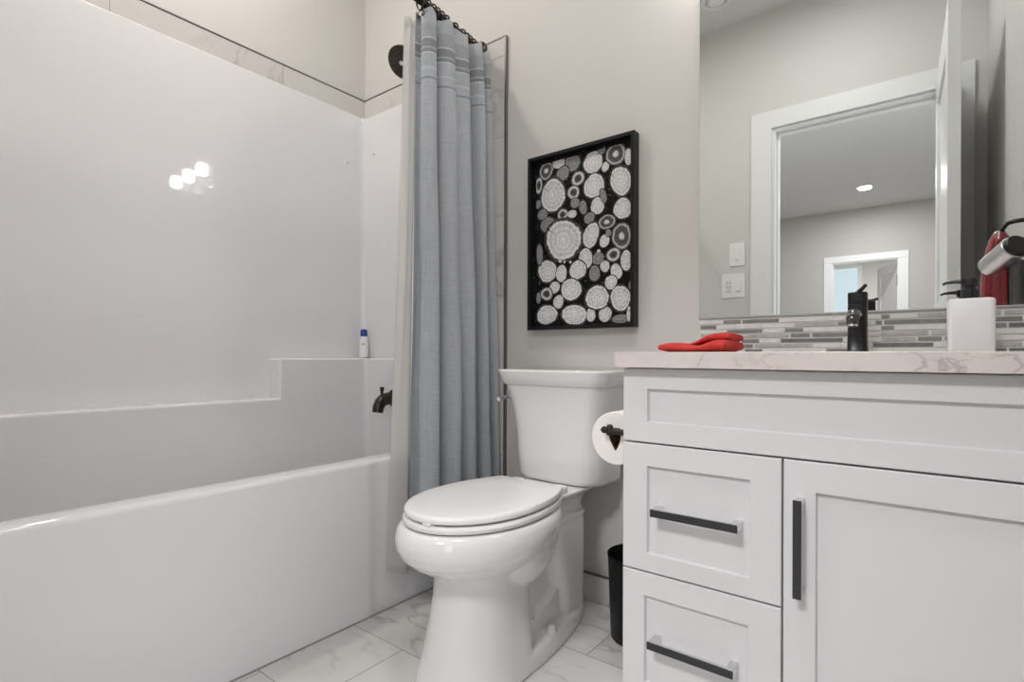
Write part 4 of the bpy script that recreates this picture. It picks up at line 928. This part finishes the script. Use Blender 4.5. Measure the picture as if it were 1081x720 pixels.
m_bulb = emit('lit_frosted_glass', (1.0, 0.96, 0.92), 26)
vl = thing('vanity_light', 'three shade vanity light fixed above the mirror, out of frame', 'wall lamp', (-0.25, YB - 0.001, 1.99))
bm = B(); addbox(bm, -0.50, 0.0, YB - 0.022, YB - 0.001, 2.030, 2.085, 0.004, 2); obj('backplate', bm, m_nickel, vl)
for x in (-0.455, -0.25, -0.045):
    bm = B(); tube(bm, [(x, YB - 0.02, 2.057), (x, YB - 0.05, 2.060), (x, YB - 0.068, 2.052), (x, YB - 0.070, 2.035)], 0.007, 12); arm_ = obj('arm', bm, m_nickel, vl)
    bm = B(); cyl(bm, (x, YB - 0.07, 2.022), (x, YB - 0.07, 2.038), 0.020, 0.014, 24); obj('shade_holder', bm, m_nickel, arm_)
    bm = B(); loft(bm, [rrect(x - h, x + h, YB - 0.07 - h, YB - 0.07 + h, 0.008, z) for h, z in ((0.024, 1.948), (0.029, 1.952), (0.029, 2.016), (0.025, 2.022))]); h = obj('lamp_shade', bm, m_bulb, vl); h['label'] = 'lit frosted glass shade'
def downlight(label, x, y, s, group=None):
    t = thing('recessed_downlight', label, 'ceiling light', (x, y, ZC - 0.0005), group)
    bm = B(); loft(bm, [[(x + r_ * math.cos(2 * PI * i / 40), y + r_ * math.sin(2 * PI * i / 40), ZC - z) for i in range(40)] for r_, z in ((0.088, 0.0004), (0.087, 0.005), (0.082, 0.008), (0.070, 0.004), (0.070, 0.0004))], False, False); obj('trim_ring', bm, m_plate, t)
    bm = B(); cyl(bm, (x, y, ZC - 0.0005), (x, y, ZC - 0.0035), 0.069, n=40); obj('lens', bm, emit('lit_lens', (1.0, 0.95, 0.90), s), t)
downlight('recessed downlight above the bath, out of frame', -1.72, 0.68, 30)
downlight('recessed downlight in the bedroom ceiling, seen through the doorway in the mirror', -0.585, -4.38, 30)
cl_ = thing('fill_ceiling_light', 'flush round ceiling fill light added in the middle of the bathroom, out of frame', 'ceiling light', (-0.42, 0.50, ZC - 0.001))  # unseen fixture added to carry the bathroom fill lamp
bm = B(); cyl(bm, (-0.42, 0.50, ZC - 0.0005), (-0.42, 0.50, ZC - 0.022), 0.17, n=48, bev=0.003); obj('base_pan', bm, m_plate, cl_)
bm = B(); loft(bm, [[(-0.42 + r_ * math.cos(2 * PI * i / 48), 0.50 + r_ * math.sin(2 * PI * i / 48), ZC - z) for i in range(48)] for r_, z in ((0.160, 0.021), (0.160, 0.030), (0.145, 0.040), (0.08, 0.045), (0.01, 0.046))]); obj('diffuser', bm, emit('lit_diffuser', (1.0, 0.96, 0.92), 4), cl_)

cl2 = thing('fill_ceiling_light', 'wide round ceiling fill light added in the bedroom outside the doorway, out of frame', 'ceiling light', (-0.42, -1.38, ZC - 0.001))  # unseen fixture added around the doorway fill lamp
bm = B(); cyl(bm, (-0.42, -1.38, ZC - 0.0005), (-0.42, -1.38, ZC - 0.022), 0.32, n=48, bev=0.003); obj('base_pan', bm, m_plate, cl2)
bm = B(); loft(bm, [[(-0.42 + r_ * math.cos(2 * PI * i / 48), -1.38 + r_ * math.sin(2 * PI * i / 48), ZC - z) for i in range(48)] for r_, z in ((0.310, 0.021), (0.310, 0.030), (0.28, 0.042), (0.15, 0.048), (0.01, 0.049))]); obj('diffuser', bm, emit('lit_wide_diffuser', (1.0, 0.97, 0.94), 6), cl2)
